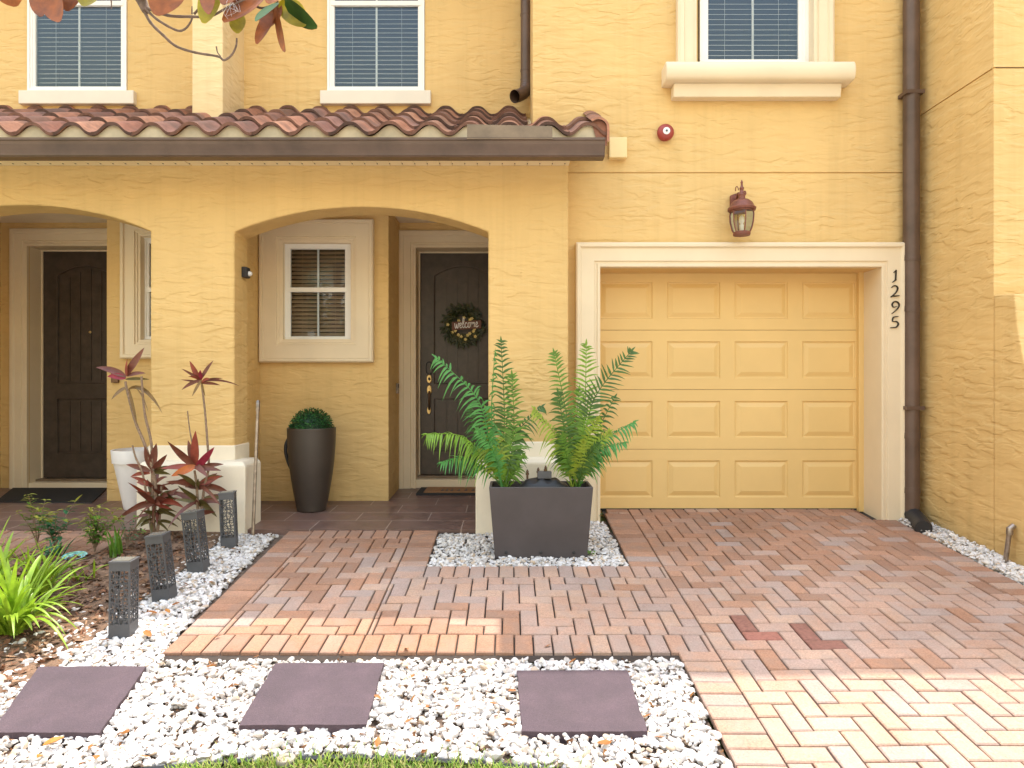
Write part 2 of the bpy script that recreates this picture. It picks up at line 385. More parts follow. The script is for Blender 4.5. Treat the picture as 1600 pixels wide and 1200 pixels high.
M['palm'] = [leafm('palm_bright', (0.19,0.35,0.035), .35), leafm('palm_mid', (0.12,0.25,0.032), .3), leafm('palm_dark', (0.06,0.14,0.024), .25), leafm('palm_jade', (0.09,0.30,0.07), .35), leafm('palm_lime', (0.30,0.40,0.045), .35)]
M['cord'] = [leafm('cordyline_red', (0.27,0.055,0.035), 0.25), leafm('cordyline_maroon', (0.165,0.052,0.034), 0.2), leafm('cordyline_olive', (0.12,0.10,0.03), 0.2), leafm('cordyline_orange', (0.48,0.13,0.03), 0.25), leafm('cordyline_dry', (0.19,0.11,0.035), 0.15), leafm('cordyline_pink', (0.30,0.03,0.06), 0.25)]
M['strap'] = leafm('strap_leaf', (0.27,0.42,0.03), 0.35)
M['shrub'] = leafm('shrub_leaf', (0.12,0.26,0.03), 0.3)
M['shrub_y'] = leafm('shrub_new_leaf', (0.34,0.36,0.06), 0.3)
M['shrub_d'] = leafm('shrub_dark_leaf', (0.05,0.17,0.07), 0.25)
M['topiary'] = islands('topiary_leaf', [(0.012,0.06,0.015),(0.02,0.10,0.02),(0.008,0.035,0.012),(0.04,0.16,0.03),(0.015,0.075,0.018)], 0.45, 0, nz=0.2)
M['grass'] = islands('grass_blades', [(0.16,0.28,0.03),(0.22,0.34,0.04),(0.30,0.36,0.07),(0.12,0.22,0.02),(0.38,0.36,0.12)], 0.55, 0, nz=0.15)
M['lawn'] = mat('lawn_soil', (0.10, 0.13, 0.03), 0.95, var=0.4, vs=9, bmp=0.5, bs=60)
M['mag_top'] = mat('magnolia_leaf_green', (0.035, 0.085, 0.02), 0.55, var=0.4, vs=14, spec=0.2)
M['mag_rust'] = leafm('magnolia_leaf_rust', (0.33, 0.10, 0.02), 0.3, 0.55, 0.4, 22)
M['mag_yel'] = leafm('magnolia_leaf_yellow', (0.40, 0.34, 0.02), 0.4, 0.4, 0.3, 20)
M['wleaf'] = [leafm('wreath_dark_leaf', (0.022,0.035,0.012), 0.1), leafm('wreath_olive_leaf', (0.06,0.065,0.02), 0.1)]
M['flower'] = mat('cream_flower', (0.62, 0.50, 0.20), 0.6, var=0.2, vs=60)
M['sign'] = mat('stained_board', (0.13, 0.04, 0.022), 0.5, var=0.2, vs=30)
M['farleaf'] = islands('far_leaf', [(0.03,0.075,0.015),(0.05,0.11,0.02),(0.02,0.05,0.012),(0.08,0.15,0.03)], 0.5, 0, nz=0.2)
def porch_tile():
    m, t, b = nodes('porch_tile')
    p = pos(t); mp = N(t, 'ShaderNodeMapping'); mp.inputs['Location'].default_value = (1.61+0.305*6, -5.50+0.46*2, 0)
    t.links.new(p, mp.inputs[0])
    br = N(t, 'ShaderNodeTexBrick'); br.inputs['Scale'].default_value = 1.0; br.inputs['Brick Width'].default_value = 0.61
    br.inputs['Row Height'].default_value = 0.305; br.inputs['Mortar Size'].default_value = 0.0045; br.inputs['Mortar Smooth'].default_value = 0.3
    br.inputs['Color1'].default_value = (0.15, 0.092, 0.075, 1); br.inputs['Color2'].default_value = (0.20, 0.118, 0.094, 1)
    br.inputs['Mortar'].default_value = (0.40, 0.30, 0.245, 1); t.links.new(mp.outputs[0], br.inputs['Vector'])
    n = noise_n(t, p, 7, 6, 0.65); r = ramp(t, n.outputs[0], [(0.3, (0.75,)*3), (0.7, (1.25, 1.22, 1.2))])
    c = mixc(t, 1.0, br.outputs[0], r.outputs[0], 'MULTIPLY'); t.links.new(c, b.inputs['Base Color'])
    rr = ramp(t, n.outputs[0], [(0.3, (0.3,)*3), (0.7, (0.5,)*3)]); t.links.new(rr.outputs[0], b.inputs['Roughness'])
    a = bump(t, None, br.outputs['Fac'], -0.25, 0.003); bump(t, b, noise_n(t, p, 40, 4).outputs[0], 0.08, 0.004, a)
    return m
M['ptile'] = porch_tile()

# ------------------------------------------------------------------ ground, porch floor
def sheet(name, x0, x1, ys, zf, m, nx=2, dz=None):
    mb = MB(); xs = [x0 + (x1-x0)*i/nx for i in range(nx+1)]
    vs = [(x, y, zf(y) + (dz(x, y) if dz else 0)) for y in ys for x in xs]; n = nx+1
    fs = [(j*n+i, j*n+i+1, (j+1)*n+i+1, (j+1)*n+i) for j in range(len(ys)-1) for i in range(nx)]
    mb.add(vs, fs); return obj(name, mb, m, smooth=40)
def base_z(y): return (gz(max(-0.6, min(y, 6.12)))) - 0.075
tag(sheet('ground', -300, 300, [-300, -60, -20, -7.5, -0.6, 1, 2.6, 4, 6.12, 20, 300], base_z, M['lawn']), kind='structure')
tag(sheet('road', -150, 150, [-9.5, -0.45], lambda y: gz(-0.6) - 0.065, M['asphalt']), kind='structure')  # out of view, surface made pale to bounce sunlight onto the facade
tag(sheet('pavement', -40, 40, [-0.44, 0.5, 1.75], lambda y: gz(y) - 0.02, M['concrete']), kind='structure')  # out of view, laid wide and bright to bounce sunlight into the porch
tag(sheet('paver_bed', -1.775, 3.30, [3.42, 5.49], lambda y: gz(y) - 0.020, M['sand']), kind='structure')
tag(sheet('apron_bed', 0.828, 3.30, [5.49, 6.3], lambda y: gz(y) - 0.020, M['sand']), kind='structure')
tag(sheet('driveway_bed', 0.862, 3.30, [1.76, 3.42], lambda y: gz(y) - 0.020, M['sand']), kind='structure')
pf = MB(); pf.add([(-5.6,5.50,pz(5.5)),(0.45,5.50,pz(5.5)),(0.45,7.5,pz(7.5)),(-5.6,7.5,pz(7.5)),(-5.6,5.50,-0.3),(0.45,5.50,-0.3)], [(0,1,2,3),(4,5,1,0)])
tag(obj('porch_floor', pf, M['ptile']), kind='structure')

def soil_dz(x, y):
    if x < -2.97 and y > 4.87: return -0.05
    return 0.055 + 0.02*noise.noise((x*2.1, y*2.1, 0)) + 0.012*noise.noise((x*9, y*9, 3)) + 0.03*max(0, min(1, (-2.6-x)*1.5))
tag(sheet('garden_soil', -4.6, -2.22, [2.5 + i*0.05 for i in range(62)], lambda y: gz(y)-0.055, M['soil'], 48, soil_dz), kind='structure')

# ------------------------------------------------------------------ pavers
def paver(mb, x0, x1, y0, y1, g=0.0042, bv=0.005, mi=0):
    if x1-x0 < 0.018 or y1-y0 < 0.018: return
    x0 += g; x1 -= g; y0 += g; y1 -= g
    j = lambda s: random.uniform(-s, s)
    dz = j(0.0022); tx = j(0.010); ty = j(0.010); a = j(0.010)
    cx, cy = (x0+x1)/2, (y0+y1)/2; vs = []
    for (ins, zz) in ((0, -0.03), (0, -bv), (bv, 0.0)):
        for (x, y) in ((x0+ins, y0+ins), (x1-ins, y0+ins), (x1-ins, y1-ins), (x0+ins, y1-ins)):
            dx, dy = x-cx, y-cy
            X, Yv = cx + dx - a*dy, cy + dy + a*dx
            vs.append((X, Yv, gz(Yv) + zz + dz + tx*dx + ty*dy + 0.006*noise.noise((X*1.3, Yv*1.3, 5))))
    mb.mi = mi
    mb.add(vs, [(8,9,10,11),(4,5,9,8),(5,6,10,9),(6,7,11,10),(7,4,8,11),(0,1,5,4),(1,2,6,5),(2,3,7,6),(3,0,4,7)])
    mb.mi = 0
def herring(mb, x0, x1, y0, y1, warm=None, ox=0.0, oy=0.0, s=0.1, red=()):
    i0, i1 = int((x0-ox)/s)-3, int((x1-ox)/s)+3; j0, j1 = int((y0-oy)/s)-3, int((y1-oy)/s)+3
    for i in range(i0, i1):
        for j in range(j0, j1):
            k = (i - j) % 4
            if k == 0: r = (ox+i*s, ox+(i+2)*s, oy+j*s, oy+(j+1)*s)
            elif k == 3: r = (ox+i*s, ox+(i+1)*s, oy+j*s, oy+(j+2)*s)
            else: continue
            r = (max(r[0], x0), min(r[1], x1), max(r[2], y0), min(r[3], y1))
            if r[1] <= r[0] or r[3] <= r[2]: continue
            mi = 0
            if warm and random.random() < warm((r[0]+r[1])/2, (r[2]+r[3])/2): mi = 1
            for (rx, ry) in red:
                if r[0] < rx < r[1] and r[2] < ry < r[3]: mi = 2
            paver(mb, *r, mi=mi)
def rowx(mb, x0, x1, ya, yb, s=0.1, warm=None):      # bricks lying along X, stacked in Y
    y = ya
    while y < yb - 0.02:
        paver(mb, x0, x1, y, min(y+s, yb), mi=1 if warm and random.random() < warm(x0, y) else 0); y += s
def rowy(mb, xa, xb, y0, y1, s=0.1, warm=None):
    x = xa
    while x < xb - 0.02:
        paver(mb, x, min(x+s, xb), y0, y1, mi=1 if warm and random.random() < warm(x, y0) else 0); x += s
wm = lambda x, y: max(0.0, min(1.0, (y-3.9)/1.3)) * (1.0 if x < 0.9 else 0.92)
mb = MB()
herring(mb, 1.06, 3.08, 1.80, 6.28, lambda x, y: max(0.12 if y > 3.3 else 0.0, wm(x, y)), 0.06, 0.02, red=[tuple(G(1205, 988)[:2]), tuple(G(1285, 1003)[:2]), tuple(G(1252, 985)[:2]), tuple(G(1168, 980)[:2])])
rowx(mb, 0.86, 1.06, 1.80, 3.50); rowx(mb, 0.83, 1.06, 4.70, 5.80, warm=wm); rowx(mb, 3.08, 3.28, 1.80, 5.80, warm=wm)
paver(mb, 0.83, 1.06, 5.80, 5.98, mi=1)
herring(mb, 0.86, 1.06, 5.98, 6.28, wm, 0.06, 0.02)
tag(obj('driveway', mb, [M['brick'], M['brick_warm'], M['brick_red']]), kind='structure')
mb = MB()
wl = lambda x, y: 0.9 if x < -1.45 else wm(x, y)
rowx(mb, -1.775, -1.575, 3.68, 5.49, warm=wl)
rowy(mb, -1.775, 1.06, 3.48, 3.68, warm=lambda x, y: 1.0 if x < 0.05 else 0.1)
herring(mb, -1.575, -0.77, 3.68, 5.30, lambda x, y: max(wm(x, y), 1.0*max(0.0, min(1.0, (4.1-y)/0.3))), 0.06, 0.08)
rowy(mb, -1.575, -0.77, 5.30, 5.49, warm=wm)
rowx(mb, -0.77, -0.57, 4.50, 5.49, warm=wm)
rowy(mb, -0.57, 1.06, 4.50, 4.70, warm=lambda x, y: 0.3)
herring(mb, -0.77, 1.06, 3.68, 4.50, lambda x, y: 0.9*max(0.0, min(1.0, (4.1-y)/0.25)) if x < 0.1 else 0.05, 0.06, 0.08)
tag(obj('brick_path', mb, [M['brick'], M['brick_warm'], M['brick_red']]), kind='structure')
mb = MB(); herring(mb, -4.6, -3.0, 4.93, 5.49, wl); tag(obj('neighbour_brick_path', mb, [M['brick'], M['brick_warm'], M['brick_red']]), kind='structure')
# concrete haunch under the front edge of the path
mb = MB()
for i in range(8):
    xa = -1.72 + i*0.32; xb = xa + 0.318
    mb.hexa([(xa,3.40+random.uniform(-.012,.012),gz(3.4)-0.10),(xb,3.40+random.uniform(-.012,.012),gz(3.4)-0.10),(xb,3.478,gz(3.478)-0.10),(xa,3.478,gz(3.478)-0.10),
             (xa,3.415,gz(3.4)-0.034),(xb,3.415,gz(3.4)-0.034),(xb,3.478,gz(3.478)-0.02),(xa,3.478,gz(3.478)-0.02)])
tag(obj('path_edging', mb, M['edge'], bev=0.006), 'rough grey edging strip along the front of the brick path', 'edging')

# ------------------------------------------------------------------ houses
ZT = 5.60
H1 = empty('townhouse', (0.3, 6.0, 0), 'yellow stucco townhouse with the cream framed garage door and the house number 1295', 'house')
H2 = empty('townhouse', (-4.0, 6.0, 0), 'yellow stucco townhouse on the left with a dark door behind its own arch', 'house')
H3 = empty('townhouse', (4.5, 5.0, 0), 'yellow stucco townhouse side wall on the right beside the driveway', 'house')
XP = -2.61      # party line
def window(parent, X0, X1, Z0, Z1, Y, fw=0.045, blind='blind', meet=None, munt=True, slat=0.045, tilt=0.5):
    """white sash window; outer size X0..X1, Z0..Z1, front of frame at Y"""
    f = MB()
    f.loops(X0, X1, Z0, Z1, [(0, -0.06), (0, 0.0), (fw*0.5, 0.0), (fw*0.55, -0.012), (fw, -0.012), (fw, -0.05)], Y)
    sash = fw*0.8
    f.loops(X0+fw, X1-fw, Z0+fw*0.6, Z1-fw, [(0, -0.03), (0, -0.018), (sash*0.6, -0.018), (sash*0.75, -0.03), (sash*0.75, -0.05)], Y)
    if meet: f.box(X0+fw*0.9, X1-fw*0.9, Y+0.008, Y+0.045, meet-0.022, meet+0.022)
    o = obj('window', f, M['white'], parent)
    g = MB(); a, b, c, d = X0+fw, X1-fw, Z0+fw, Z1-fw
    g.quad((a,Y+0.036,c),(b,Y+0.036,c),(b,Y+0.036,d),(a,Y+0.036,d)); obj('pane', g, M['glass'], o)
    if munt:
        mm = MB(); xm = (X0+X1)/2; mm.box(xm-0.009, xm+0.009, Y+0.040, Y+0.048, c, d); obj('muntin', mm, M['white'], o)
    bl = MB(); z = c + 0.03
    while z < d - 0.005:
        hh = slat*0.56; s_ = math.sin(tilt)*hh; cc = math.cos(tilt)*hh
        bl.hexa([(a+.006,Y+0.10-cc,z-s_),(b-.006,Y+0.10-cc,z-s_),(b-.006,Y+0.10+cc,z+s_),(a+.006,Y+0.10+cc,z+s_),
                 (a+.006,Y+0.10-cc,z-s_+0.003),(b-.006,Y+0.10-cc,z-s_+0.003),(b-.006,Y+0.10+cc,z+s_+0.003),(a+.006,Y+0.10+cc,z+s_+0.003)]); z += slat
    for q in (0.22, 0.78):
        xq = a + (b-a)*q; bl.box(xq-0.0009, xq+0.0009, Y+0.069, Y+0.071, c, d)
    obj('blind', bl, M[blind], o)
    rm = MB(); e = 0.5; y0 = Y+0.062
    rm.quad((a-.1,y0+e,c-.1),(b+.1,y0+e,c-.1),(b+.1,y0+e,d+.1),(a-.1,y0+e,d+.1))
    rm.quad((a-.1,y0,c-.1),(a-.1,y0+e,c-.1),(a-.1,y0+e,d+.1),(a-.1,y0,d+.1)); rm.quad((b+.1,y0,c-.1),(b+.1,y0+e,c-.1),(b+.1,y0+e,d+.1),(b+.1,y0,d+.1))
    rm.quad((a-.1,y0,c-.1),(b+.1,y0,c-.1),(b+.1,y0+e,c-.1),(a-.1,y0+e,c-.1)); rm.quad((a-.1,y0,d+.1),(b+.1,y0,d+.1),(b+.1,y0+e,d+.1),(a-.1,y0+e,d+.1))
    obj('window_recess', rm, M['dark'], o)
    return o

# --- garage front wall (bump)
YG = 5.85; YT = 5.78; YD = 6.12
gx0, gx1, gzt = X_(938, YT), X_(1383, YT), Z_(418, YT)
w3x0, w3x1 = X_(1090, YG), X_(1272, YG); w3z0, w3z1 = Z_(98, YG), Z_(98, YG)+1.5
zg = Z_(270, YG)
mb = MB()
mb.wall(0.2, 3.51, -0.3, ZT+0.1, [(gx0-0.005, gx1+0.005, -0.3, gzt+0.005, 0.30, False), (w3x0, w3x1, w3z0, w3z1, 0.10, False),
        (0.2, 3.51, zg-0.006, zg+0.006, 0.012, True)], YG)
mb.quad((0.2,YG,2.6),(0.2,7.5,2.6),(0.2,7.5,ZT+0.1),(0.2,YG,ZT+0.1))
obj('garage_wall', mb, M['stucco'], H1)
mb = MB(); ox0, ox1, ozt = X_(900, YT), X_(1416, YT), Z_(379, YT)
d = gx0 - ox0
mb.loops(ox0, ox1, -0.12, ozt, [(0, -0.075), (0, 0.012), (0.012, 0.022), (0.035, 0.022), (0.05, 0.002), (d-0.052, 0.002), (d-0.046, -0.012), (d-0.030, -0.012), (d-0.022, 0.0), (d-0.004, 0.0), (d, -0.006), (d, -0.36)], YT, open_bottom=True)
obj('garage_trim', mb, M['cream'], H1, smooth=40)
# garage door: four sections with four raised panels each
gd = MB(); dz = 2.135/4; dx0 = X_(1349, YD) - 2.44; dx1 = X_(1349, YD)
gd.box(dx0-.05, dx1+0.05, YD+0.04, YD+0.05, -0.1, 2.3)
gdo = obj('garage_door', gd, M['garage'], H1)
pw = 2.44/4
for r in range(4):
    s_ = MB(); z0 = r*dz + 0.002; z1 = (r+1)*dz - 0.002
    hs = []
    for c in range(4):
        a = dx0 + c*pw + 0.075 - c*0.004; hs.append((a, a+0.475, z0+0.10, z1-0.10, 0.0, False))
    s_.wall(dx0, dx1, z0, z1, hs, YD)
    for h in hs:
        s_.loops(h[0], h[1], h[2], h[3], [(0, 0), (0.006, -0.010), (0.016, -0.012), (0.055, 0.001), (0.075, 0.001)], YD)
        s_.quad((h[0]+.075,YD-.001,h[2]+.075),(h[1]-.075,YD-.001,h[2]+.075),(h[1]-.075,YD-.001,h[3]-.075),(h[0]+.075,YD-.001,h[3]-.075))
    for zz, sg in ((z0, 1), (z1, -1)):
        s_.quad((dx0,YD,zz),(dx1,YD,zz),(dx1,YD+0.03,zz-sg*0.002),(dx0,YD+0.03,zz-sg*0.002))
    obj('door_section', s_, M['garage'], gdo)
mb = MB(); mb.box(gx1-0.07, gx1, YD-0.045, YD+0.03, -0.02, 2.2); mb.box(gx0, gx1-0.07, YD-0.03, YD+0.03, 2.14, 2.2); obj('door_stop', mb, M['garage'], gdo, bev=0.004)
mb = MB(); mb.box(dx0, dx1, YD-0.004, YD+0.03, -0.012, 0.004); obj('bottom_seal', mb, M['rubber'], gdo)
# upper right window with moulded surround and sill
wo = window(H1, w3x0+0.03, w3x1-0.03, w3z0+0.0, w3z1-0.03, YG+0.035, 0.05)
mb = MB(); mb.loops(X_(1059, YT), X_(1304, YT), Z_(112, YT), w3z1+0.2, [(0,-0.07),(0,0.0),(0.02,0.018),(0.05,0.018),(0.06,0.0),(0.13,0.0),(0.135,-0.02),(0.165,-0.02),(0.172,-0.075),(0.172,-0.12)], YT, open_bottom=True)
obj('trim', mb, M['cream'], wo, smooth=40)
mb = MB(); za, zb, zc = Z_(97, 5.70), Z_(126, 5.70), Z_(150, 5.74)
pr = [(YG, za)] + [(YG-0.155-0.04*math.cos(a)+0.0, (za+zb)/2 + (za-zb)/2*math.sin(a)) for a in [PI/2 - i*PI/8 for i in range(9)]] + [(YG, zb)]
mb.extr(pr, 'x', X_(1040, 5.69), X_(1335, 5.69)); mb.extr([(YG, zb), (YG-0.11, zb), (YG-0.09, zc), (YG, zc)], 'x', X_(1053, 5.74), X_(1316, 5.74))
obj('sill', mb, M['cream'], wo, smooth=40, bev=0.008)

# --- upper recessed walls
YU = 6.70
def upper_window(parent, pl, pr_, sl_, sr, has_meet, wx0, wx1):
    Yf = YU - 0.01
    o = window(parent, wx0, wx1, Z_(142, YU), Z_(142, YU)+1.62, YU-0.012, 0.042, meet=Z_(5, YU))
    mb = MB(); mb.box(sl_, sr, YU-0.055, YU+0.02, Z_(162, YU-0.05), Z_(141, YU-0.05)); obj('sill', mb, M['sillw'], o, bev=0.006)
mb = MB(); a2, b2 = X_(511, YU), X_(664, YU); zw = Z_(142, YU)
mb.wall(XP, 0.2, 2.9, ZT+0.1, [(a2, b2, zw, zw+1.62, 0.10, False)], YU); obj('upper_wall', mb, M['stucco'], H1)
upper_window(H1, 0, 0, X_(500, YU-0.05), X_(673, YU-0.05), True, a2+.004, b2-.004)
mb = MB(); a1, b1 = X_(43, YU), X_(199, YU)
mb.wall(-7.5, XP, 2.9, ZT+0.1, [(a1, b1, zw, zw+1.62, 0.10, False)], YU); obj('upper_wall', mb, M['stucco'], H2)
upper_window(H2, 0, 0, X_(29, YU-0.05), X_(209, YU-0.05), True, a1+.004, b1-.004)
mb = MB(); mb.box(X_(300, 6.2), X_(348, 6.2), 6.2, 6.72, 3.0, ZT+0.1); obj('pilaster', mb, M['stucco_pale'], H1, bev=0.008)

# --- main roofs (out of frame, they throw the long shadow over the garden)
def slab_roof(parent, x0, x1, ye, name='roof'):
    mb = MB(); zr = ZT + 1.6
    mb.hexa([(x0,ye,ZT-0.02),(x1,ye,ZT-0.02),(x1,ye+4.5,zr),(x0,ye+4.5,zr),(x0,ye,ZT+0.12),(x1,ye,ZT+0.12),(x1,ye+4.5,zr+0.14),(x0,ye+4.5,zr+0.14)])
    mb.hexa([(x0,ye+4.5,zr),(x1,ye+4.5,zr),(x1,ye+9,ZT-0.02),(x0,ye+9,ZT-0.02),(x0,ye+4.5,zr+0.14),(x1,ye+4.5,zr+0.14),(x1,ye+9,ZT+0.12),(x0,ye+9,ZT+0.12)])
    mb.box(x0+.3, x1-.3, 7.6, ye+8.5, 0.0, ZT); obj(name, mb, M['tile'], parent)
tanE = math.tan(SUN_EL)
ye_l = 3.90 + (ZT + 0.10 + 0.208)/tanE; ye_r = 3.253 + (ZT + 0.10 + 0.27)/tanE
slab_roof(H1, 0.16, 3.9, ye_r); slab_roof(H2, -8.0, 0.16, ye_l)

# --- porch arches
YA = 5.62; TA = 0.29; ZA = Z_(258, YA)
def arch_wall(parent, x0, x1, ax0, ax1, zs, za, name='porch_wall'):
    mb = MB(); n = 28; hw = (ax1-ax0)/2; xc = (ax0+ax1)/2; rise = za-zs; Rr = (hw*hw+rise*rise)/(2*rise)
    def zc(x): return za - Rr + math.sqrt(max(0, Rr*Rr-(x-xc)**2))
    xs = [ax0 + (ax1-ax0)*i/n for i in range(n+1)]
    for Y in (YA, YA+TA):
        for (a, b) in ((x0, ax0), (ax1, x1)):
            if b > a:
                mb.quad((a,Y,-0.3),(b,Y,-0.3),(b,Y,zs),(a,Y,zs)); mb.quad((a,Y,zs),(b,Y,zs),(b,Y,3.05),(a,Y,3.05))
        for a, b in zip(xs[:-1], xs[1:]): mb.quad((a,Y,zc(a)),(b,Y,zc(b)),(b,Y,3.05),(a,Y,3.05))
    for a, b in zip(xs[:-1], xs[1:]): mb.quad((a,YA,zc(a)),(a,YA+TA,zc(a)),(b,YA+TA,zc(b)),(b,YA,zc(b)))
    for a in (ax0, ax1): mb.quad((a,YA,-0.3),(a,YA+TA,-0.3),(a,YA+TA,zs),(a,YA,zs))
    if x1 != XP: mb.quad((x1,YA,-0.3),(x1,YA+TA,-0.3),(x1,YA+TA,zs),(x1,YA,zs)); mb.quad((x1,YA,zs),(x1,YA+TA,zs),(x1,YA+TA,3.05),(x1,YA,3.05))
    o = obj(name, mb, M['stucco'], parent, weld=True, smooth=30)
    b = o.modifiers.new('bevel', 'BEVEL'); b.width = 0.012; b.segments = 2; b.limit_method = 'ANGLE'; b.angle_limit = R(50)
    return o
arch_wall(H1, XP, X_(888, YA), X_(366, YA), X_(763, YA), Z_(362, YA), Z_(323, YA))
arch_wall(H2, -6.2, XP, X_(235, YA)-2.09, X_(235, YA), Z_(361, YA), Z_(320, YA))
# --- inside of the porches
YW, YDW = 6.60, 7.25
pwx0, pwx1, pwz0, pwz1 = X_(441, YW), X_(548, YW), Z_(533, YW), Z_(377, YW)
xr = X_(607, YW)
DX0, DX1, DZ0, DZ1 = X_(657, 7.45), X_(657, 7.45)+0.925, Z_(741, 7.45), Z_(394, 7.45)
mb = MB()
mb.wall(-2.41, xr, -0.2, 3.0, [(pwx0, pwx1, pwz0, pwz1, 0.1, False)], YW)
mb.quad((xr,YW,-0.2),(xr,YDW,-0.2),(xr,YDW,3.0),(xr,YW,3.0))
mb.wall(xr, 0.5, -0.2, 3.0, [(DX0-0.02, DX1+0.02, -0.2, DZ1+0.02, 0.3, False)], YDW)
mb.quad((-2.41,5.9,-0.2),(-2.41,YW,-0.2),(-2.41,YW,3.0),(-2.41,5.9,3.0)); mb.quad((0.42,5.9,-0.2),(0.42,YDW,-0.2),(0.42,YDW,3.0),(0.42,5.9,3.0))
obj('entry_wall', mb, M['stucco'], H1)
mb = MB(); mb.quad((-2.61,5.8,2.83),(0.43,5.8,2.83),(0.43,7.3,2.83),(-2.61,7.3,2.83)); obj('porch_ceiling', mb, M['plinth'], H1)
mb = MB(); mb.quad((-6.2,5.8,2.83),(-2.61,5.8,2.83),(-2.61,7.3,2.83),(-6.2,7.3,2.83)); obj('porch_ceiling', mb, M['plinth'], H2)
o = window(H1, pwx0+.004, pwx1-.004, pwz0+.004, pwz1-.004, YW+0.02, 0.04, 'blind_dim', meet=Z_(452, YW), slat=0.04, tilt=0.75)
mb = MB(); mb.loops(X_(404, YW-.06), X_(583, YW-.06), Z_(566, YW-.06), Z_(342, YW-.06), [(0,-0.06),(0,0.0),(0.012,0.012),(0.035,0.012),(0.042,-0.006),(0.165,-0.006),(0.17,-0.02),(0.185,-0.02),(0.19,-0.03),(0.222,-0.034),(0.225,-0.09)], YW-.06)
obj('trim', mb, M['cream'], o, smooth=40)
def entry(parent, dx0, dx1, dz0, dz1, tx0, tx1, tzt, flip=False):
    Yd = 7.45; d = MB()
    d.box(dx0, dx1, Yd+0.012, Yd+0.05, dz0, dz1)
    # stiles and rails stand proud of the panel fields
    st = 0.15; ztop = Z_(416, Yd); zsp = Z_(431, Yd); zm0, zm1 = Z_(623, Yd), Z_(599, Yd); zb = dz0 + 0.26
    xa, xb = dx0+st, dx1-st; n = 16
    def za(x): u = (x-(xa+xb)/2)/((xb-xa)/2); return zsp + (ztop-zsp)*(1-u*u)
    d.box(dx0, xa, Yd, Yd+0.012, dz0, dz1); d.box(xb, dx1, Yd, Yd+0.012, dz0, dz1)
    d.box(xa, xb, Yd, Yd+0.012, dz0, zb); d.box(xa, xb, Yd, Yd+0.012, zm0, zm1)
    for i in range(n):
        p, q = xa+(xb-xa)*i/n, xa+(xb-xa)*(i+1)/n
        d.hexa([(p,Yd,za(p)),(q,Yd,za(q)),(q,Yd+.012,za(q)),(p,Yd+.012,za(p)),(p,Yd,dz1),(q,Yd,dz1),(q,Yd+.012,dz1),(p,Yd+.012,dz1)])
    pl = (xb-xa-0.05)/5
    for k in range(5):
        p = xa+0.025+k*pl+0.004; q = p+pl-0.008
        z1 = min(za(p), za(q))-0.03; d.box(p, q, Yd+0.003, Yd+0.013, zm1+0.03, z1); d.box(p, q, Yd+0.003, Yd+0.013, zb+0.03, zm0-0.03)
    mo = [(xa, zm1)] + [(xa+(xb-xa)*i/n, za(xa+(xb-xa)*i/n)) for i in range(n+1)] + [(xb, zm1), (xa, zm1)]
    d.tube([(x, Yd+0.002, z) for x, z in mo], 0.008, 6); d.tube([(x, Yd+0.002, z) for x, z in ((xa,zb),(xa,zm0),(xb,zm0),(xb,zb),(xa,zb))], 0.008, 6)
    do = obj('front_door', d, M['door'], parent)
    t = MB(); w_ = dx0 - tx0
    t.loops(tx0, tx1, dz0-0.16, tzt, [(0,-0.05),(0,0.03),(0.015,0.045),(0.05,0.045),(0.06,0.035),(w_*0.62,0.035),(w_*0.65,0.02),(w_*0.74,0.02),(w_*0.78,0.03),(w_*0.9,0.03),(w_*0.92,-0.19),(w_*0.985,-0.19),(w_*0.99,-0.26)], YDW, open_bottom=True)
    obj('door_trim', t, M['cream'], do, smooth=40)
    s_ = MB(); s_.box(dx0-.06, dx1+.06, YDW+0.0, Yd+0.06, -0.1, dz0-0.03); obj('door_step', s_, M['cream'], do, bev=0.006)
    s_ = MB(); s_.box(dx0-.02, dx1+.02, YDW+0.10, Yd+0.03, dz0-0.03, dz0-0.006); obj('threshold', s_, M['bronze_l'], do, bev=0.004)
    b = MB(); b.box(dx0-0.3, dx1+0.3, Yd+0.06, Yd+0.08, -0.2, dz1+0.3); obj('door_backing', b, M['dark'], do)
    return do
fd = entry(H1, DX0, DX1, DZ0, DZ1, X_(622, 7.21), X_(622, 7.21)+1.42, Z_(359, 7.21))
Yh = 7.45
def oval(px, py, rw, rh, t=0.012):
    mb = MB(); rot = Matrix.Rotation(R(90), 3, 'X'); c = W(px, py, Yh)
    mb.lathe([(0.3, 0.0), (1.0, 0.0), (1.0, t*0.6), (0.85, t), (0.3, t*0.9)], (0,0,0), 24, rot)
    mb.v = [(x*rw + c.x, y + Yh - 0.0, z*rh + c.z) for x, y, z in mb.v]; return mb
obj('deadbolt', oval(671, 592, 0.029, 0.05, 0.02), M['brass'], fd, smooth=40)
k = oval(671, 592, 0.013, 0.016, 0.032); obj('lock_cylinder', k, M['black'], fd, smooth=40)
mb = oval(671, 609, 0.028, 0.055, 0.018); obj('handle_plate', oval(670.5, 641, 0.022, 0.045, 0.016), M['brass'], fd, smooth=40)
hp = [W(670.5, 612, Yh-0.02), W(670.5, 616, Yh-0.06), W(670.5, 628, Yh-0.065), W(670.5, 637, Yh-0.03), W(670.5, 640, Yh-0.014)]
obj('handle_plate', mb, M['brass'], fd, smooth=40)
mb = MB(); mb.tube(catmull(hp, 5), 0.011, 8); obj('handle', mb, M['valve'], fd, smooth=50)
mb = MB(); c = W(671, 575, Yh)
ring = [(c.x + 0.035*math.cos(a), Yh-0.008, c.z + (0.03 if math.sin(a) > 0 else -0.03) + 0.035*math.sin(a)) for a in [i*2*PI/24 for i in range(25)]]
mb.tube(ring, 0.006, 6); obj('knocker_plate', mb, M['black'], fd, smooth=50)
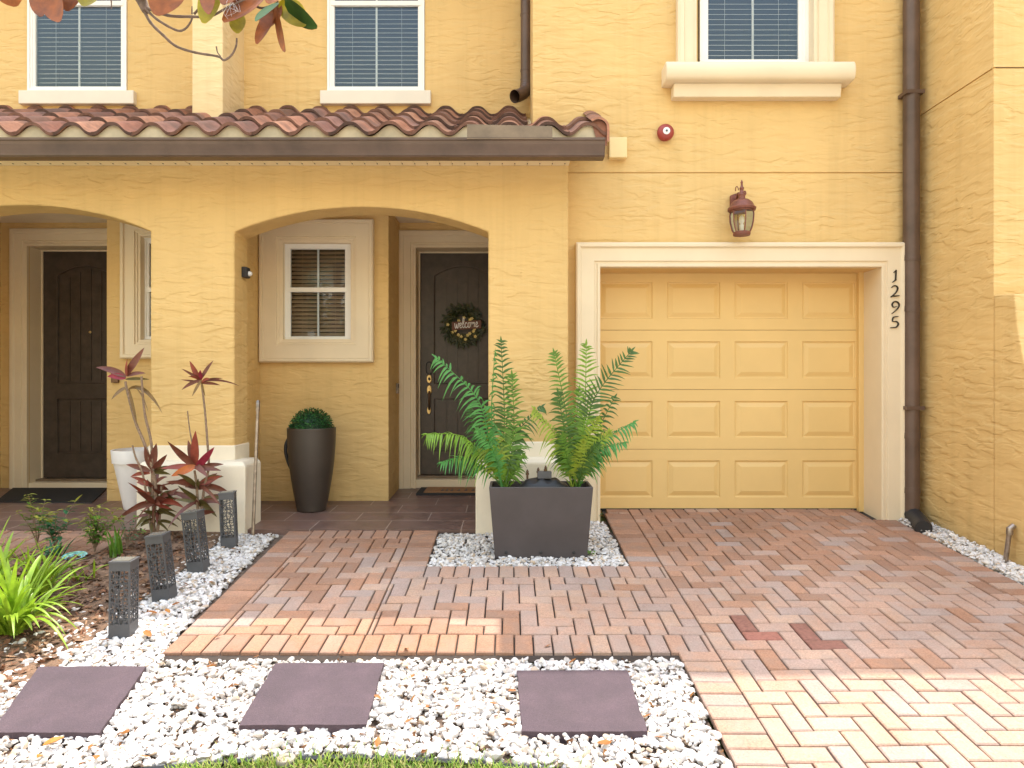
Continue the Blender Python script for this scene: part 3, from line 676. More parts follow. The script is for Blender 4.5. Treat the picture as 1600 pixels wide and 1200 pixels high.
# left neighbour's entry
lx0 = X_(167, YW)
mb = MB(); lwx0, lwx1, lz0, lz1 = X_(219, YW), X_(219, YW)+0.66, Z_(533, YW), Z_(368, YW)
mb.wall(lx0, -2.81, -0.2, 3.0, [(lwx0, lwx1, lz0, lz1, 0.1, False)], YW)
LD0, LD1, LZ0, LZ1 = X_(68, 7.45), X_(68, 7.45)+0.925, Z_(746, 7.45), Z_(393, 7.45)
mb.wall(-5.5, lx0, -0.2, 3.0, [(LD0-.02, LD1+.02, -0.2, LZ1+.02, 0.3, False)], YDW)
mb.quad((lx0,YW,-0.2),(lx0,YDW,-0.2),(lx0,YDW,3.0),(lx0,YW,3.0)); mb.quad((-2.81,5.9,-0.2),(-2.81,YW,-0.2),(-2.81,YW,3.0),(-2.81,5.9,3.0))
mb.quad((-5.40,5.9,-0.2),(-5.40,YDW,-0.2),(-5.40,YDW,3.0),(-5.40,5.9,3.0))
obj('entry_wall', mb, M['stucco'], H2)
fd2 = entry(H2, LD0, LD1, LZ0, LZ1, X_(13, 7.21), X_(13, 7.21)+1.5, Z_(356, 7.21))
c = W(141, 519, 7.45); mb = MB(); mb.lathe([(0.004,0),(0.014,0),(0.014,0.006),(0.004,0.008)], (c.x, 7.45, c.z), 12, Matrix.Rotation(R(90),3,'X')); obj('peephole', mb, M['brass'], fd2)
o = window(H2, lwx0+.004, lwx1-.004, lz0+.004, lz1-.004, YW+0.02, 0.04, 'blind_dim', meet=Z_(452, YW), slat=0.04, tilt=0.75)
mb = MB(); mb.loops(X_(187, YW-.06), X_(187, YW-.06)+1.06, Z_(560, YW-.06), Z_(338, YW-.06), [(0,-0.06),(0,0.0),(0.012,0.012),(0.035,0.012),(0.042,-0.006),(0.135,-0.006),(0.14,-0.02),(0.155,-0.02),(0.16,-0.03),(0.18,-0.034),(0.19,-0.09)], YW-.06)
obj('trim', mb, M['cream'], o, smooth=40)
# --- pillar plinths
def plinth(parent, x0, x1, px0, px1, ztop, zl):
    mb = MB(); ch = 0.035
    y0, y1 = 5.45, 5.80
    mb.box(x0, x1, y0, y1, -0.35, zl-ch)
    mb.hexa([(x0,y0,zl-ch),(x1,y0,zl-ch),(x1,y1,zl-ch),(x0,y1,zl-ch),(x0+ch,y0+ch,zl),(x1-ch,y0+ch,zl),(x1-ch,y1,zl),(x0+ch,y1,zl)])
    mb.box(px0-0.012, px1+0.012, YA-0.014, YA+TA+0.01, zl-0.02, ztop)
    obj('plinth', mb, M['plinth'], parent, bev=0.008)
plinth(H1, X_(213, 5.45), X_(383, 5.45), X_(235, YA), X_(366, YA), Z_(696, YA), Z_(722, 5.45))
plinth(H1, X_(743, 5.45), 0.52, X_(763, YA), X_(888, YA), Z_(690, YA), Z_(717, 5.45))

# --- porch roof, soffit, fascia, gutter
PT = 0.309; XC0 = 0.614; PITCH = 0.50; YR = 5.30; ZR = 3.114; EXPO = 0.34
def tile(mb, xc, row, n=20):
    y0 = YR + row*EXPO + random.uniform(-.006, .006); L = 0.42; amp = 0.044; th = 0.025
    zb = ZR + PITCH*(row*EXPO) + random.uniform(-.004, .004)
    yaw = random.uniform(-.012, .012); vs = []
    for (yy, zl) in ((y0, 0.0), (y0 + L, PITCH*L - 0.036)):
        for dzz in (0.0, -th):
            for i in range(n+1):
                u = i/n - 0.5; hgt = amp*math.cos(2*PI*u) - 0.003*math.cos(6*PI*u)
                x = xc + u*PT*1.06 + yaw*(yy-y0)
                vs.append((x, yy + (-PITCH*0.3*dzz), zb + zl + hgt + dzz + (0.006 if i == n else 0)))
    m_ = n+1; fs = []; lips = []
    for i in range(n):
        fs.append((i, i+1, 2*m_+i+1, 2*m_+i))
        lips.append((m_+i, m_+i+1, i+1, i)); fs.append((m_+i+1, m_+i, 3*m_+i, 3*m_+i+1))
    fs.append((0, 2*m_, 3*m_, m_)); fs.append((n, m_+n, 3*m_+n, 2*m_+n))
    o0 = len(mb.v); mb.add(vs, fs)
    for q in lips: mb.f.append(tuple(i+o0 for i in q)); mb.m.append(1)
def porch_roof(parent, x0, x1, gx1_, right_end):
    mb = MB(); k = -1
    for row in range(5):
        for i in range(-1, 30):
            xc = XC0 - i*PT
            if xc > x1 or xc < x0: continue
            if right_end and row >= 2 and xc > 0.2: continue
            if row >= 3 and X_(300, 6.2)-0.02 < xc < X_(348, 6.2)-0.1: continue
            tile(mb, xc, row)
    if right_end:   # curved rake tiles closing the gable end
        for row in range(2):
            y0 = YR + row*EXPO - 0.012; zb = ZR + PITCH*row*EXPO; n = 9; vs = []
            for (yy, zl) in ((y0, 0.012), (y0+0.40, PITCH*0.40)):
                for rr in (0.085, 0.066):
                    for i in range(n+1):
                        a = PI*0.75 - (PI*0.75)*i/n
                        vs.append((0.69 + rr*math.cos(a), yy, zb - 0.02 + zl + rr*math.sin(a)*0.95))
                    vs.append((0.69 + rr, yy, zb - 0.13 + zl))
            m_ = n+2; fs = []
            for i in range(m_-1): fs += [(i, i+1, 2*m_+i+1, 2*m_+i), (m_+i, m_+i+1, i+1, i), (m_+i+1, m_+i, 3*m_+i, 3*m_+i+1)]
            mb.add(vs, fs)
            if row == 0: mb.add([(0.69, y0+.03, zb-.14)] + [(0.69+.07*math.cos(PI*.75-PI*.75*i/9), y0+.03, zb-.01+.07*math.sin(PI*.75-PI*.75*i/9)) for i in range(10)] + [(0.76, y0+.03, zb-.14)], [tuple(range(12))])
    ro = obj('porch_roof', mb, [M['tile'], M['tile_lip']], parent, smooth=50)
    x1c = gx1_ - 0.02 if right_end else x1
    d = MB(); d.hexa([(x0,YR+.05,ZR-.085),(x1c,YR+.05,ZR-.085),(x1c if not right_end else 0.19,YU,ZR-.085+PITCH*(YU-YR-.05)),(x0,YU,ZR-.085+PITCH*(YU-YR-.05)),
                      (x0,YR+.05,ZR-.065),(x1c,YR+.05,ZR-.065),(x1c if not right_end else 0.19,YU,ZR-.065+PITCH*(YU-YR-.05)),(x0,YU,ZR-.065+PITCH*(YU-YR-.05))])
    obj('roof_deck', d, M['soffit'], parent)
    c = MB(); xx = x0      # cream eave closure following the tile waves
    st = PT/14
    while xx < x1c - 1e-6:
        xb = min(xx+st, x1c)
        def top(x): return ZR - 0.019 + 0.043*math.cos(2*PI*(x-XC0)/PT)
        c.hexa([(xx,YR+.03,2.93),(xb,YR+.03,2.93),(xb,YR+.05,2.93),(xx,YR+.05,2.93),(xx,YR+.03,top(xx)),(xb,YR+.03,top(xb)),(xb,YR+.05,top(xb)),(xx,YR+.05,top(xx))]); xx = xb
    xx = XC0
    c.mi = 1
    while xx > x0:
        if xx < x1c: c.lathe([(0.001, 0), (0.006, 0), (0.006, 0.004), (0.001, 0.004)], (xx+0.09, YR+.03, 3.035), 8, Matrix.Rotation(R(90), 3, 'X'))
        xx -= PT
    obj('eave_closure', c, [M['closure'], M['black']], ro)
    sx1 = X_(889, YA) if right_end else x1
    f = MB(); f.box(x0, sx1, YR+.012, YR+.03, ZA-.006, 3.03)                 # fascia
    yy = YR+.03; x = x0; f.box(x0, sx1, YR+.031, YA-.001, ZA+0.004, ZA+0.012)
    while x < sx1 - 0.02:                                                       # soffit boards
        xb = min(x+0.102, sx1); f.box(x+.002, xb-.002, YR+.03, YA-.002, ZA-.004, ZA+.006)
        f.mi = 1; f.box(x-.0015, x+.006, YA-.06, YA-.045, ZA-.007, ZA-.003); f.mi = 0; x += 0.102
    obj('soffit', f, [M['soffit'], M['black']], parent)
    # K-style gutter
    zt, zb = Z_(216, 5.18), Z_(244, 5.2)
    prof = [(YR+.010, zt), (YR+.010, zb), (5.215, zb), (5.205, zb+.012), (5.205, zb+.02), (5.195, zb+.045), (5.175, zb+.085), (5.172, zt-.02), (5.165, zt-.016), (5.165, zt+.002), (5.182, zt+.002), (5.182, zt-.02), (5.21, zb+.02), (YR+.004, zb+.012), (YR+.004, zt)]
    g = MB(); g.extr(prof, 'x', x0, gx1_)
    if right_end: g.extr(prof[:10], 'x', gx1_-.002, gx1_+.003)
    go = obj('gutter', g, M['bronze'], parent)
    if right_end:
        s_ = MB(); a, b = X_(730, 5.2), X_(863, 5.2); s_.hexa([(a,5.183,zt-.01),(b,5.183,zt-.01),(b,5.187,zt-.01),(a,5.187,zt-.01),(a,5.19,Z_(194,5.19)),(b,5.19,Z_(197,5.19)),(b,5.194,Z_(197,5.19)),(a,5.194,Z_(194,5.19))])
        s_.box(a, b, 5.160, 5.183, zt-.012, zt-.004); obj('splash_guard', s_, M['bronze_l'], go)
porch_roof(H1, XP, 0.75, X_(945, 5.18), True)
porch_roof(H2, -6.6, XP, XP-.001, False)

# --- downspouts
d = MB(); dx = X_(822.5, 6.60); dy = 6.60
pts = [(dx, dy, ZT), (dx, dy, Z_(120, dy)), (dx, dy, Z_(131, dy)), (dx-.01, dy-.02, Z_(142, dy)), (dx-.035, dy-.06, Z_(150, dy)), (dx-.08, dy-.11, Z_(157, dy)), (dx-.115, dy-.15, Z_(161, dy))]
pts = pts[:2] + catmull(pts[1:], 4)[1:]
rad = [0.056, 0.056] + [0.056 + (0.004 if i % 2 else 0) for i in range(len(pts)-2)]
d.tube(pts, rad, 20, cap=False)
d.tube(list(reversed(pts)), [r-.004 for r in reversed(rad)], 20, cap=False)
for zz in (Z_(25, dy), Z_(112, dy)): d.lathe([(0.057,0),(0.059,0),(0.059,0.02),(0.057,0.02)], (dx,dy,zz), 20)
obj('downspout', d, M['bronze'], H1, smooth=35)
d = MB(); dx, dy = X_(1424, 5.77), 5.77; zbot = Z_(806, dy)
d.lathe([(0.064, zbot-.02), (0.064, ZT)], (dx, dy, 0), 24)
for py in (408, 487, 685, 770):
    d.lathe([(0.0645, 0), (0.068, 0), (0.068, 0.012), (0.066, 0.05), (0.0645, 0.05)], (dx, dy, Z_(py, dy)), 24)
for py in (150, 640): d.box(dx-.075, dx+.075, dy-.066, dy+.07, Z_(py, dy), Z_(py, dy)+.03)
do_ = obj('downspout', d, M['bronze'], H1, smooth=40)
mb = MB(); e0 = Vector((dx, dy, zbot+.02)); e2 = G(1443, 826, 0.03)
pp = bez(e0, (dx+.0, dy-.10, zbot-.01), e2, 14); mb.tube(pp, [0.062 + (0.006 if i % 2 else 0) for i in range(15)], 16, cap=True); obj('elbow', mb, M['black'], do_, smooth=50)

# --- right-hand neighbour: side wall, frontal face, sweeping wing wall
XR = 3.51; YF = X_(CX, 1) + 4.95; zr_ = 3.41
mb = MB()
def sidew(ya, yb, za, zb): mb.quad((XR,yb,za),(XR,ya,za),(XR,ya,zb),(XR,yb,zb))
g = 0.006
sidew(YF, 7.6, -0.6, zr_-g); sidew(YF, 7.6, zr_+g, ZT+.1)
mb.quad((XR+.012,7.6,zr_-g),(XR+.012,YF,zr_-g),(XR+.012,YF,zr_+g),(XR+.012,7.6,zr_+g))
for zz in (zr_-g, zr_+g): mb.quad((XR,7.6,zz),(XR,YF,zz),(XR+.012,YF,zz),(XR+.012,7.6,zz))
mb.quad((XR,YF,-0.6),(6.5,YF,-0.6),(6.5,YF,zr_-g),(XR,YF,zr_-g)); mb.quad((XR,YF,zr_+g),(6.5,YF,zr_+g),(6.5,YF,ZT+.1),(XR,YF,ZT+.1))
mb.quad((XR,YF+.012,zr_-g),(6.5,YF+.012,zr_-g),(6.5,YF+.012,zr_+g),(XR,YF+.012,zr_+g))
mb.box(XR+.02, 6.5, YF+.02, 7.6, ZT, ZT+.1)
obj('side_wall', mb, M['stucco'], H3)
z_t = Z_(461, YF); prof = [(YF+.0, -0.6), (YF+.0, z_t)]
for (px_, py_) in ((1585, 459), (1587, 480), (1590, 510), (1594, 535), (1600, 565), (1612, 600), (1640, 650)):
    Yp = XR*F/(px_-CX); prof.append((Yp, Z_(py_, Yp)))
prof += [(3.9, 0.15), (3.9, -0.6)]
mb = MB(); mb.extr(prof, 'x', XR-.0, XR+.2); obj('wing_wall', mb, M['stucco'], H3, weld=True, bev=0.01)
slab_roof(H3, 3.92, 8.0, ye_r+.02)

# ------------------------------------------------------------------ gravel
def inpoly(x, y, poly):
    c = False; n = len(poly); j = n-1
    for i in range(n):
        xi, yi = poly[i]; xj, yj = poly[j]
        if (yi > y) != (yj > y) and x < (xj-xi)*(y-yi)/(yj-yi)+xi: c = not c
        j = i
    return c
def ico2():
    bm = bmesh.new(); bmesh.ops.create_icosphere(bm, subdivisions=2, radius=1.0)
    v = np.array([tuple(a.co) for a in bm.verts]); f = np.array([[a.index for a in fa.verts] for fa in bm.faces]); bm.free(); return v, f
IV, IF = ico2()
VAR = []
for _ in range(10):
    v = IV.copy()
    for _p in range(9):
        n = rng.normal(size=3); n /= np.linalg.norm(n); dd = rng.uniform(0.42, 0.80)
        s_ = v @ n; ov = np.maximum(0, s_-dd); v = v - np.outer(ov*0.9, n)
    VAR.append(v + rng.normal(scale=0.025, size=v.shape))
def pebbles(name, poly, dens, size=(0.018, 0.030), zf=gz, avoid=None, sink=-0.030, spread=0.022, mats='pebble'):
    xs = [p[0] for p in poly]; ys = [p[1] for p in poly]; A = (max(xs)-min(xs))*(max(ys)-min(ys)); pts = []
    for _ in range(int(A*dens)):
        x, y = random.uniform(min(xs), max(xs)), random.uniform(min(ys), max(ys))
        if inpoly(x, y, poly) and not (avoid and avoid(x, y)): pts.append((x, y))
    n = len(pts); nv = len(IV); V = np.zeros((n*nv, 3)); Fc = np.zeros((n*len(IF), 3), dtype=np.int32)
    for i, (x, y) in enumerate(pts):
        a = random.uniform(*size)*random.choice((0.6, 0.8, 1.0, 1.0, 1.1, 1.35))
        sc = np.array([a*random.uniform(0.9, 1.3), a*random.uniform(0.55, 0.95), a*random.uniform(0.4, 0.7)])
        e = Euler((random.gauss(0, 0.35), random.gauss(0, 0.35), random.uniform(0, 2*PI))).to_matrix()
        v = (VAR[random.randrange(10)]*sc) @ np.array(e).T
        V[i*nv:(i+1)*nv] = v + np.array([x, y, zf(y) + sink + random.random()**1.3*spread])
        Fc[i*len(IF):(i+1)*len(IF)] = IF + i*nv
    me = bpy.data.meshes.new(name); me.from_pydata(V.tolist(), [], Fc.tolist()); me.materials.append(M[mats])
    me.polygons.foreach_set('use_smooth', [True]*len(me.polygons)); me.set_sharp_from_angle(angle=R(32))
    return tag(link(name, me), kind='stuff')
slabs_px = [[(60, 1040), (228, 1040), (155, 1143), (-14, 1143)], [(430, 1035), (600, 1034), (572, 1130), (372, 1132)], [(808, 1046), (980, 1046), (1012, 1141), (815, 1141)]]
slab_w = [[G(px, py, 0.014) for px, py in q] for q in slabs_px]
slab_polys = [[(p.x, p.y) for p in q] for q in slab_w]
def shrink(poly, d):
    cx = sum(p[0] for p in poly)/4; cy = sum(p[1] for p in poly)/4
    return [(cx+(x-cx)*(1-d), cy+(y-cy)*(1-d)) for x, y in poly]
sp_s = [shrink(p, 0.05) for p in slab_polys]
av = lambda x, y: any(inpoly(x, y, p) for p in sp_s)
front_poly = [(0.845, 3.43), (0.85, 2.35), (0.55, 2.52), (0.25, 2.60), (-0.1, 2.66), (-0.6, 2.70), (-1.0, 2.68), (-1.35, 2.63), (-1.8, 2.55), (-2.5, 2.5), (-2.62, 2.9), (-2.42, 3.25), (-2.36, 3.75), (-2.25, 4.2), (-2.30, 4.8), (-2.42, 5.2), (-2.45, 5.44), (-1.86, 5.44), (-1.80, 3.55), (-1.74, 3.42)]
pebbles('gravel', front_poly, 3300, (0.014, 0.026), avoid=av)
pebbles('gravel', [(-0.56, 4.71), (0.82, 4.71), (0.79, 5.78), (0.52, 5.78), (0.52, 5.44), (-0.56, 5.44)], 4000, (0.013, 0.024))
pebbles('gravel', [(3.29, 5.78), (3.29, 2.4), (3.50, 2.4), (3.50, 5.80), (3.42, 5.84)], 5000, (0.014, 0.025), sink=-0.02, spread=0.04)
# loose stones strewn on the soil
pebbles('gravel', [(-2.75, 2.6), (-2.35, 2.6), (-2.25, 4.6), (-2.5, 4.4)], 260, (0.012, 0.026), sink=-0.008, spread=0.012)
tag(sheet('gravel_base', -2.65, 0.858, [2.2, 3.425], lambda y: gz(y)-0.04, M['grit']), kind='structure')
tag(sheet('gravel_base', -2.6, -1.78, [3.425, 5.5], lambda y: gz(y)-0.04, M['grit']), kind='structure')
tag(sheet('gravel_base', -0.568, 0.826, [4.702, 5.85], lambda y: gz(y)-0.036, M['grit']), kind='structure')
tag(sheet('gravel_base', 3.282, 3.52, [2.2, 5.85], lambda y: gz(y)-0.04, M['grit']), kind='structure')

# ------------------------------------------------------------------ stepping stones
slab_lab = ['purple grey square stepping stone beside the garden bed, leftmost of three', 'purple grey square stepping stone in the middle of the white gravel', 'purple grey square stepping stone nearest the driveway']
for q, lb in zip(slab_w, slab_lab):
    c = sum(q, Vector())/4; mb = MB(); n = 14; sd_ = random.uniform(0, 50); vs = []
    for j in range(n+1):
        for i in range(n+1):
            u, v = i/n, j/n; p = (q[0]*(1-u)+q[1]*u)*(1-v) + (q[3]*(1-u)+q[2]*u)*v - c
            e = 1 if i in (0, n) or j in (0, n) else 0
            w3 = Vector((noise.noise((p.x*14, p.y*14, sd_)), noise.noise((p.x*14, p.y*14, sd_+9)), 0))
            vs.append(p + w3*(0.006*e) + Vector((0, 0, 0.0035*noise.noise((p.x*5, p.y*5, sd_+3)) - 0.004*e)))
    m1 = n+1; mb.add(vs, [(j*m1+i, (j+1)*m1+i, (j+1)*m1+i+1, j*m1+i+1) for j in range(n) for i in range(n)])
    rim = [i for i in range(n+1)] + [j*m1+n for j in range(1, n+1)] + [n*m1+i for i in range(n-1, -1, -1)] + [j*m1 for j in range(n-1, 0, -1)]
    mb.add([vs[i] for i in rim] + [vs[i] + Vector((0, 0, -0.06)) for i in rim], [(k, (k+1) % len(rim), len(rim)+(k+1) % len(rim), len(rim)+k) for k in range(len(rim))])
    o = obj('stepping_stone', mb, M['slab'], weld=True, smooth=40); o.location = c; tag(o, lb, 'stepping stone', 'square stepping stones in the gravel')

# ------------------------------------------------------------------ mulch, leaves, grass
def scatter_chips(name, poly, n, m, zf, size=(0.008, 0.03)):
    mb = MB(); xs = [p[0] for p in poly]; ys = [p[1] for p in poly]; k = 0
    while k < n:
        x, y = random.uniform(min(xs), max(xs)), random.uniform(min(ys), max(ys))
        if not inpoly(x, y, poly): continue
        k += 1; L = random.uniform(*size); wd = L*random.uniform(.25, .6); e = Euler((random.gauss(0,.4), random.gauss(0,.4), random.uniform(0, 6.3))).to_matrix()
        c = Vector((x, y, zf(x, y)+random.uniform(0, 0.006)))
        mb.add([c + e@Vector(p) for p in ((-L,-wd,0),(L*.8,-wd*.8,0.003),(L,wd,0),(-L*.7,wd*.7,0.004))], [(0,1,2,3)])
    return tag(obj(name, mb, m), kind='stuff')
scatter_chips('mulch', [(-4.5, 2.55), (-2.35, 2.55), (-2.22, 4.2), (-2.3, 5.0), (-2.45, 5.4), (-2.95, 5.42), (-3.1, 4.9), (-4.5, 4.9)], 5200, M['mulch'], lambda x, y: gz(y)-0.053+soil_dz(x, y))
scatter_chips('leaf_litter', front_poly, 800, M['litter'], lambda x, y: gz(y)-0.010, (0.005, 0.016))
leaf_px = [(230, 992, 1.5), (85, 1163, 1.5), (195, 1149, 1.3), (944, 1158, 1.3), (330, 1043, .9), (395, 1040, .9), (140, 1166, .9), (238, 958, 1.2), (262, 957, 1.0), (330, 908, 1.1), (287, 916, 1.0), (365, 858, .8),
           (215, 935, .9), (320, 870, .7), (635, 1015, .9), (645, 1057, .7), (590, 1090, .8), (640, 1128, .8), (668, 1105, .7), (700, 1160, .7), (795, 1125, .6), (905, 1020, .8), (855, 1008, .7), (895, 1035, .8), (1030, 1150, .8), (1015, 1065, .6), (275, 945, .8),
           (400, 1025, .6), (262, 978, .7), (165, 1000, .7), (130, 1010, .7), (590, 1158, 1.0), (535, 1015, .7), (800, 1080, .7), (770, 1100, .7), (1012, 1120, .6), (340, 995, .6), (150, 1185, 1.1), (225, 1180, .8), (60, 1185, .9)]
lm = []
for v_ in range(3):
    mb = MB(); mb.blade((-0.5, 0, 0), (1, 0, 0.05), 1.0, 0.42, droop=(-0.1, 0.12, -0.25)[v_], segs=6, fold=(0.5, -0.3, 0.8)[v_], shape='oval', twist=(0.4, -0.5, 0.2)[v_]); lm.append(mb.mesh('fallen_leaf', M['leaf_dry'], smooth=60))
for (px, py, s_) in leaf_px:
    o = link('fallen_leaf', random.choice(lm)); p = G(px, py, 0.008); o.location = p; k = 0.055*s_
    o.scale = (k, k, k); o.rotation_euler = (random.uniform(-.3, .3), random.uniform(-.25, .25), random.uniform(0, 6.3))
    tag(o, 'small dry orange brown leaf fallen on the white gravel', 'leaf', 'dry leaves fallen on the gravel')
mb = MB()
def gedge(x): # front edge of gravel
    pts = front_poly[1:10]
    for (xa, ya), (xb, yb) in zip(pts[:-1], pts[1:]):
        if xb <= x <= xa: return ya + (yb-ya)*(x-xa)/(xb-xa)
    return 2.45
k = 0
while k < 7500:
    x = random.uniform(-2.2, 0.75); e = gedge(x); y = e - 0.03 - abs(random.gauss(0, 0.16)) + (0.10 if random.random() < 0.06 else 0)
    dens = 0.5+0.9*noise.noise((x*4, y*4, 1)) + (0.35 if -1.3 < x < 0.35 else -0.35)
    if y < 2.1 or random.random() > dens: k += 0.2; continue
    k += 1; a = random.uniform(0, 6.3); L = random.uniform(0.03, 0.085)
    mb.blade((x, y, gz(y)-0.035), (0.55*math.cos(a), 0.55*math.sin(a), 1), L, 0.0045, random.uniform(.1, .6), 3, 0.3, 'strap')
tag(obj('grass', mb, M['grass']), kind='stuff')
mb = MB(); ep = [(x, gedge(x)-0.012) for x in [-1.9+i*0.1 for i in range(27)]]
mb.tube([(x, y, gz(y)-0.028) for x, y in ep], 0.012, 6); tag(obj('lawn_edging', mb, M['black'], smooth=50), 'thin black plastic edging between gravel and grass', 'edging')
for (px, py, r_, lb) in ((447, 1186, 0.038, 'round grey stone disc at the grass edge, left of the pair'), (905, 1196, 0.05, 'round pale grey disc at the grass edge below the right stepping stone')):
    p = G(px, py, -0.012); mb = MB(); mb.lathe([(r_*.9,-.03),(r_,-.01),(r_,0.0),(r_*.9,.006),(r_*.5,.004),(r_*.45,0.0),(r_*.05,0.002)], (0,0,0), 28)
    o = obj('lawn_disc', mb, M['edge'], smooth=40); o.location = p; tag(o, lb, 'disc')

# ------------------------------------------------------------------ planter with the palms
pc = G(844, 868, 0.0); PY = 5.03; pzb = gz(4.9) - 0.02
pl = empty('planter', (X_(844, PY), PY, pzb), 'dark charcoal tapered trough planter holding two palms', 'planter')
mb = MB(); bw, tw, bd_, td = 0.331, 0.372, 0.13, 0.16; ht = Z_(761, 4.88) - pzb
def prng(w_, d_, z): return [(-w_,-d_,z),(w_,-d_,z),(w_,d_,z),(-w_,d_,z)]
lv = [prng(bw, bd_, 0), prng(tw, td, ht), prng(tw-.018, td-.018, ht), prng(tw-.022, td-.022, ht-.09)]
vs = [p for l in lv for p in l]; fs = [(3,2,1,0)]
for i in range(3):
    for k in range(4): k2 = (k+1) % 4; fs.append((i*4+k, i*4+k2, (i+1)*4+k2, (i+1)*4+k))
mb.add(vs, fs); obj('trough', mb, M['planter'], pl, local=True, bev=0.005)
mb = MB(); mb.add(prng(tw-.024, td-.024, ht-.085), [(0,1,2,3)]); obj('potting_soil', mb, M['soil'], pl, local=True)
for sx in (-0.25, 0.0, 0.235):
    mb = MB(); mb.lathe([(0.002,0),(0.011,0),(0.012,0.005),(0.006,0.007)], (sx, -bd_-0.004, 0.045), 12, Matrix.Rotation(R(90),3,'X')); obj('drain_plug', mb, M['black'], pl, local=True)
# black dome with three brass-like fittings
vb = empty('valve_box', (X_(850, PY), PY+.02, 0.30), 'black domed cover with three small bronze fittings behind the planter rim', 'valve cover')
c0 = Vector((X_(850, PY), PY+.04, Z_(766, PY)))
mb = MB(); vs = []
for i in range(9):
    t = i/8; r_ = math.sqrt(max(0, 1-t*t)); 
mb.lathe([(0.165*math.sqrt(max(0.0, 1-(i/8)**2))+0.03, 0.105*(i/8)**0.9) for i in range(9)], c0 - Vector((0,0,0.02)), 28)
mb.v = [(x, (y-c0.y)*0.5+c0.y, z + (0.012*math.sin(x*60) if z > c0.z+.05 else 0)) for x, y, z in mb.v]
obj('cover', mb, M['black'], vb, smooth=50)
mb = MB(); a = W(840, 744, PY); b = W(862, 737, PY); mb.box(a.x, b.x, PY, PY+.06, a.z-.02, b.z); obj('manifold', mb, M['metal_dk'], vb, bev=.004)
for (px, py) in ((824, 744), (841, 741), (852.5, 738)):
    p = W(px, py, PY+.03); mb = MB(); mb.lathe([(0.008,-.02),(0.008,0.008),(0.013,0.010),(0.013,0.024),(0.008,0.026),(0.011,0.032),(0.006,0.044),(0.004,0.05)], p, 10); obj('fitting', mb, M['valve'], vb, smooth=40)

def frond(parent, pts, Lmax, m, droop=0.25, nrm=(0, -1, 0.25), start=0.28, sides=(1, -1), ang=0.55, n=30, wd=0.022, dsp=0.0, flat=0.0):
    mb = MB(); C = catmull(pts, 10); NN = len(C)
    mb.tube(C, [0.0055*(1-0.8*i/NN)+0.0012 for i in range(NN)], 5)
    nrm = Vector(nrm).normalized()
    for i in range(n):
        t = start + (1-start)*(i/(n-1))**0.95
        q = t*(NN-1); i0 = min(int(q), NN-2); p = C[i0].lerp(C[i0+1], q-i0); tg = (C[i0+1]-C[i0]).normalized()
        prof = (min(1, (t-start)*4.5+0.45)) * (1-((t-start)/(1-start))**3*0.62)
        for sgn in sides:
            sd = tg.cross(nrm).normalized()*sgn
            aa = ang + 0.35*t + random.uniform(-.14, .14)
            if random.random() < 0.04: continue
            d = sd*math.cos(aa) + tg*math.sin(aa) + nrm*random.uniform(-.05, .3)
            mb.blade(p, d, Lmax*prof*random.uniform(.78, 1.1), wd*random.uniform(.8, 1.15), droop*random.uniform(.5, 1.7), 4, 0.35, 'leaflet', side=tg)
    # end leaflet
    tg = (C[-1]-C[-3]).normalized(); mb.blade(C[-1], tg, Lmax*0.35, wd, 0.1, 4, .3, 'leaflet', side=tg.cross(nrm))
    return obj('frond', mb, m, parent, smooth=60)
pm = M['palm']
def palm(base_px, label, specs):
    bY = PY; b = W(*base_px, bY); o = empty('palm', (b.x, b.y, b.z-.03), label, 'palm', None)
    for (tip, mid, dyt, L, mi, dr, nr, sides, n) in specs:
        bb = Vector((b.x + random.uniform(-.03, .03), b.y + random.uniform(-.04, .04), b.z - .03))
        md = W(*mid, bY + dyt*0.4); tp = W(*tip, bY + dyt)
        frond(o, [bb, bb.lerp(md, .5) + Vector((0, 0, .02)), md, tp], L*1.32, pm[mi], dr*1.5, nr, 0.24, sides, 0.34, int(n*.9))
    for k in range(5):      # shorter filling fronds round the heart of the plant
        a = PI*0.5*(-1 if False else 1) + (k-2)*0.75 + (0.9 if base_px[0] < 840 else -0.9) + random.uniform(-.2, .2); ln = random.uniform(.30, .48); bb = Vector((b.x + .02*math.cos(a), b.y + .02*math.sin(a), b.z - .03))
        md = bb + Vector((.20*ln*math.cos(a), .20*ln*math.sin(a) - .03, .62*ln)); tp = bb + Vector((.52*ln*math.cos(a), .42*ln*math.sin(a) - .06, ln*random.uniform(.8, 1.0)))
        frond(o, [bb, bb.lerp(md, .5), md, tp], .115, pm[random.choice((0, 1, 1, 2, 3, 4))], .4, (-.5*math.cos(a), -1, .5), 0.25, B2, 0.4, 22)
    for _ in range(9):
        mb = MB(); a = random.uniform(0, 6.28)
        mb.blade((b.x+.02*math.cos(a), b.y+.02*math.sin(a), b.z-.03), (math.cos(a)*.8, math.sin(a)*.8, 1), random.uniform(.08, .16), .016, .3, 5, .3, 'lance'); obj('leaf_sheath', mb, pm[random.choice((0, 2, 4))], o)
    return o
B2 = (1, -1)
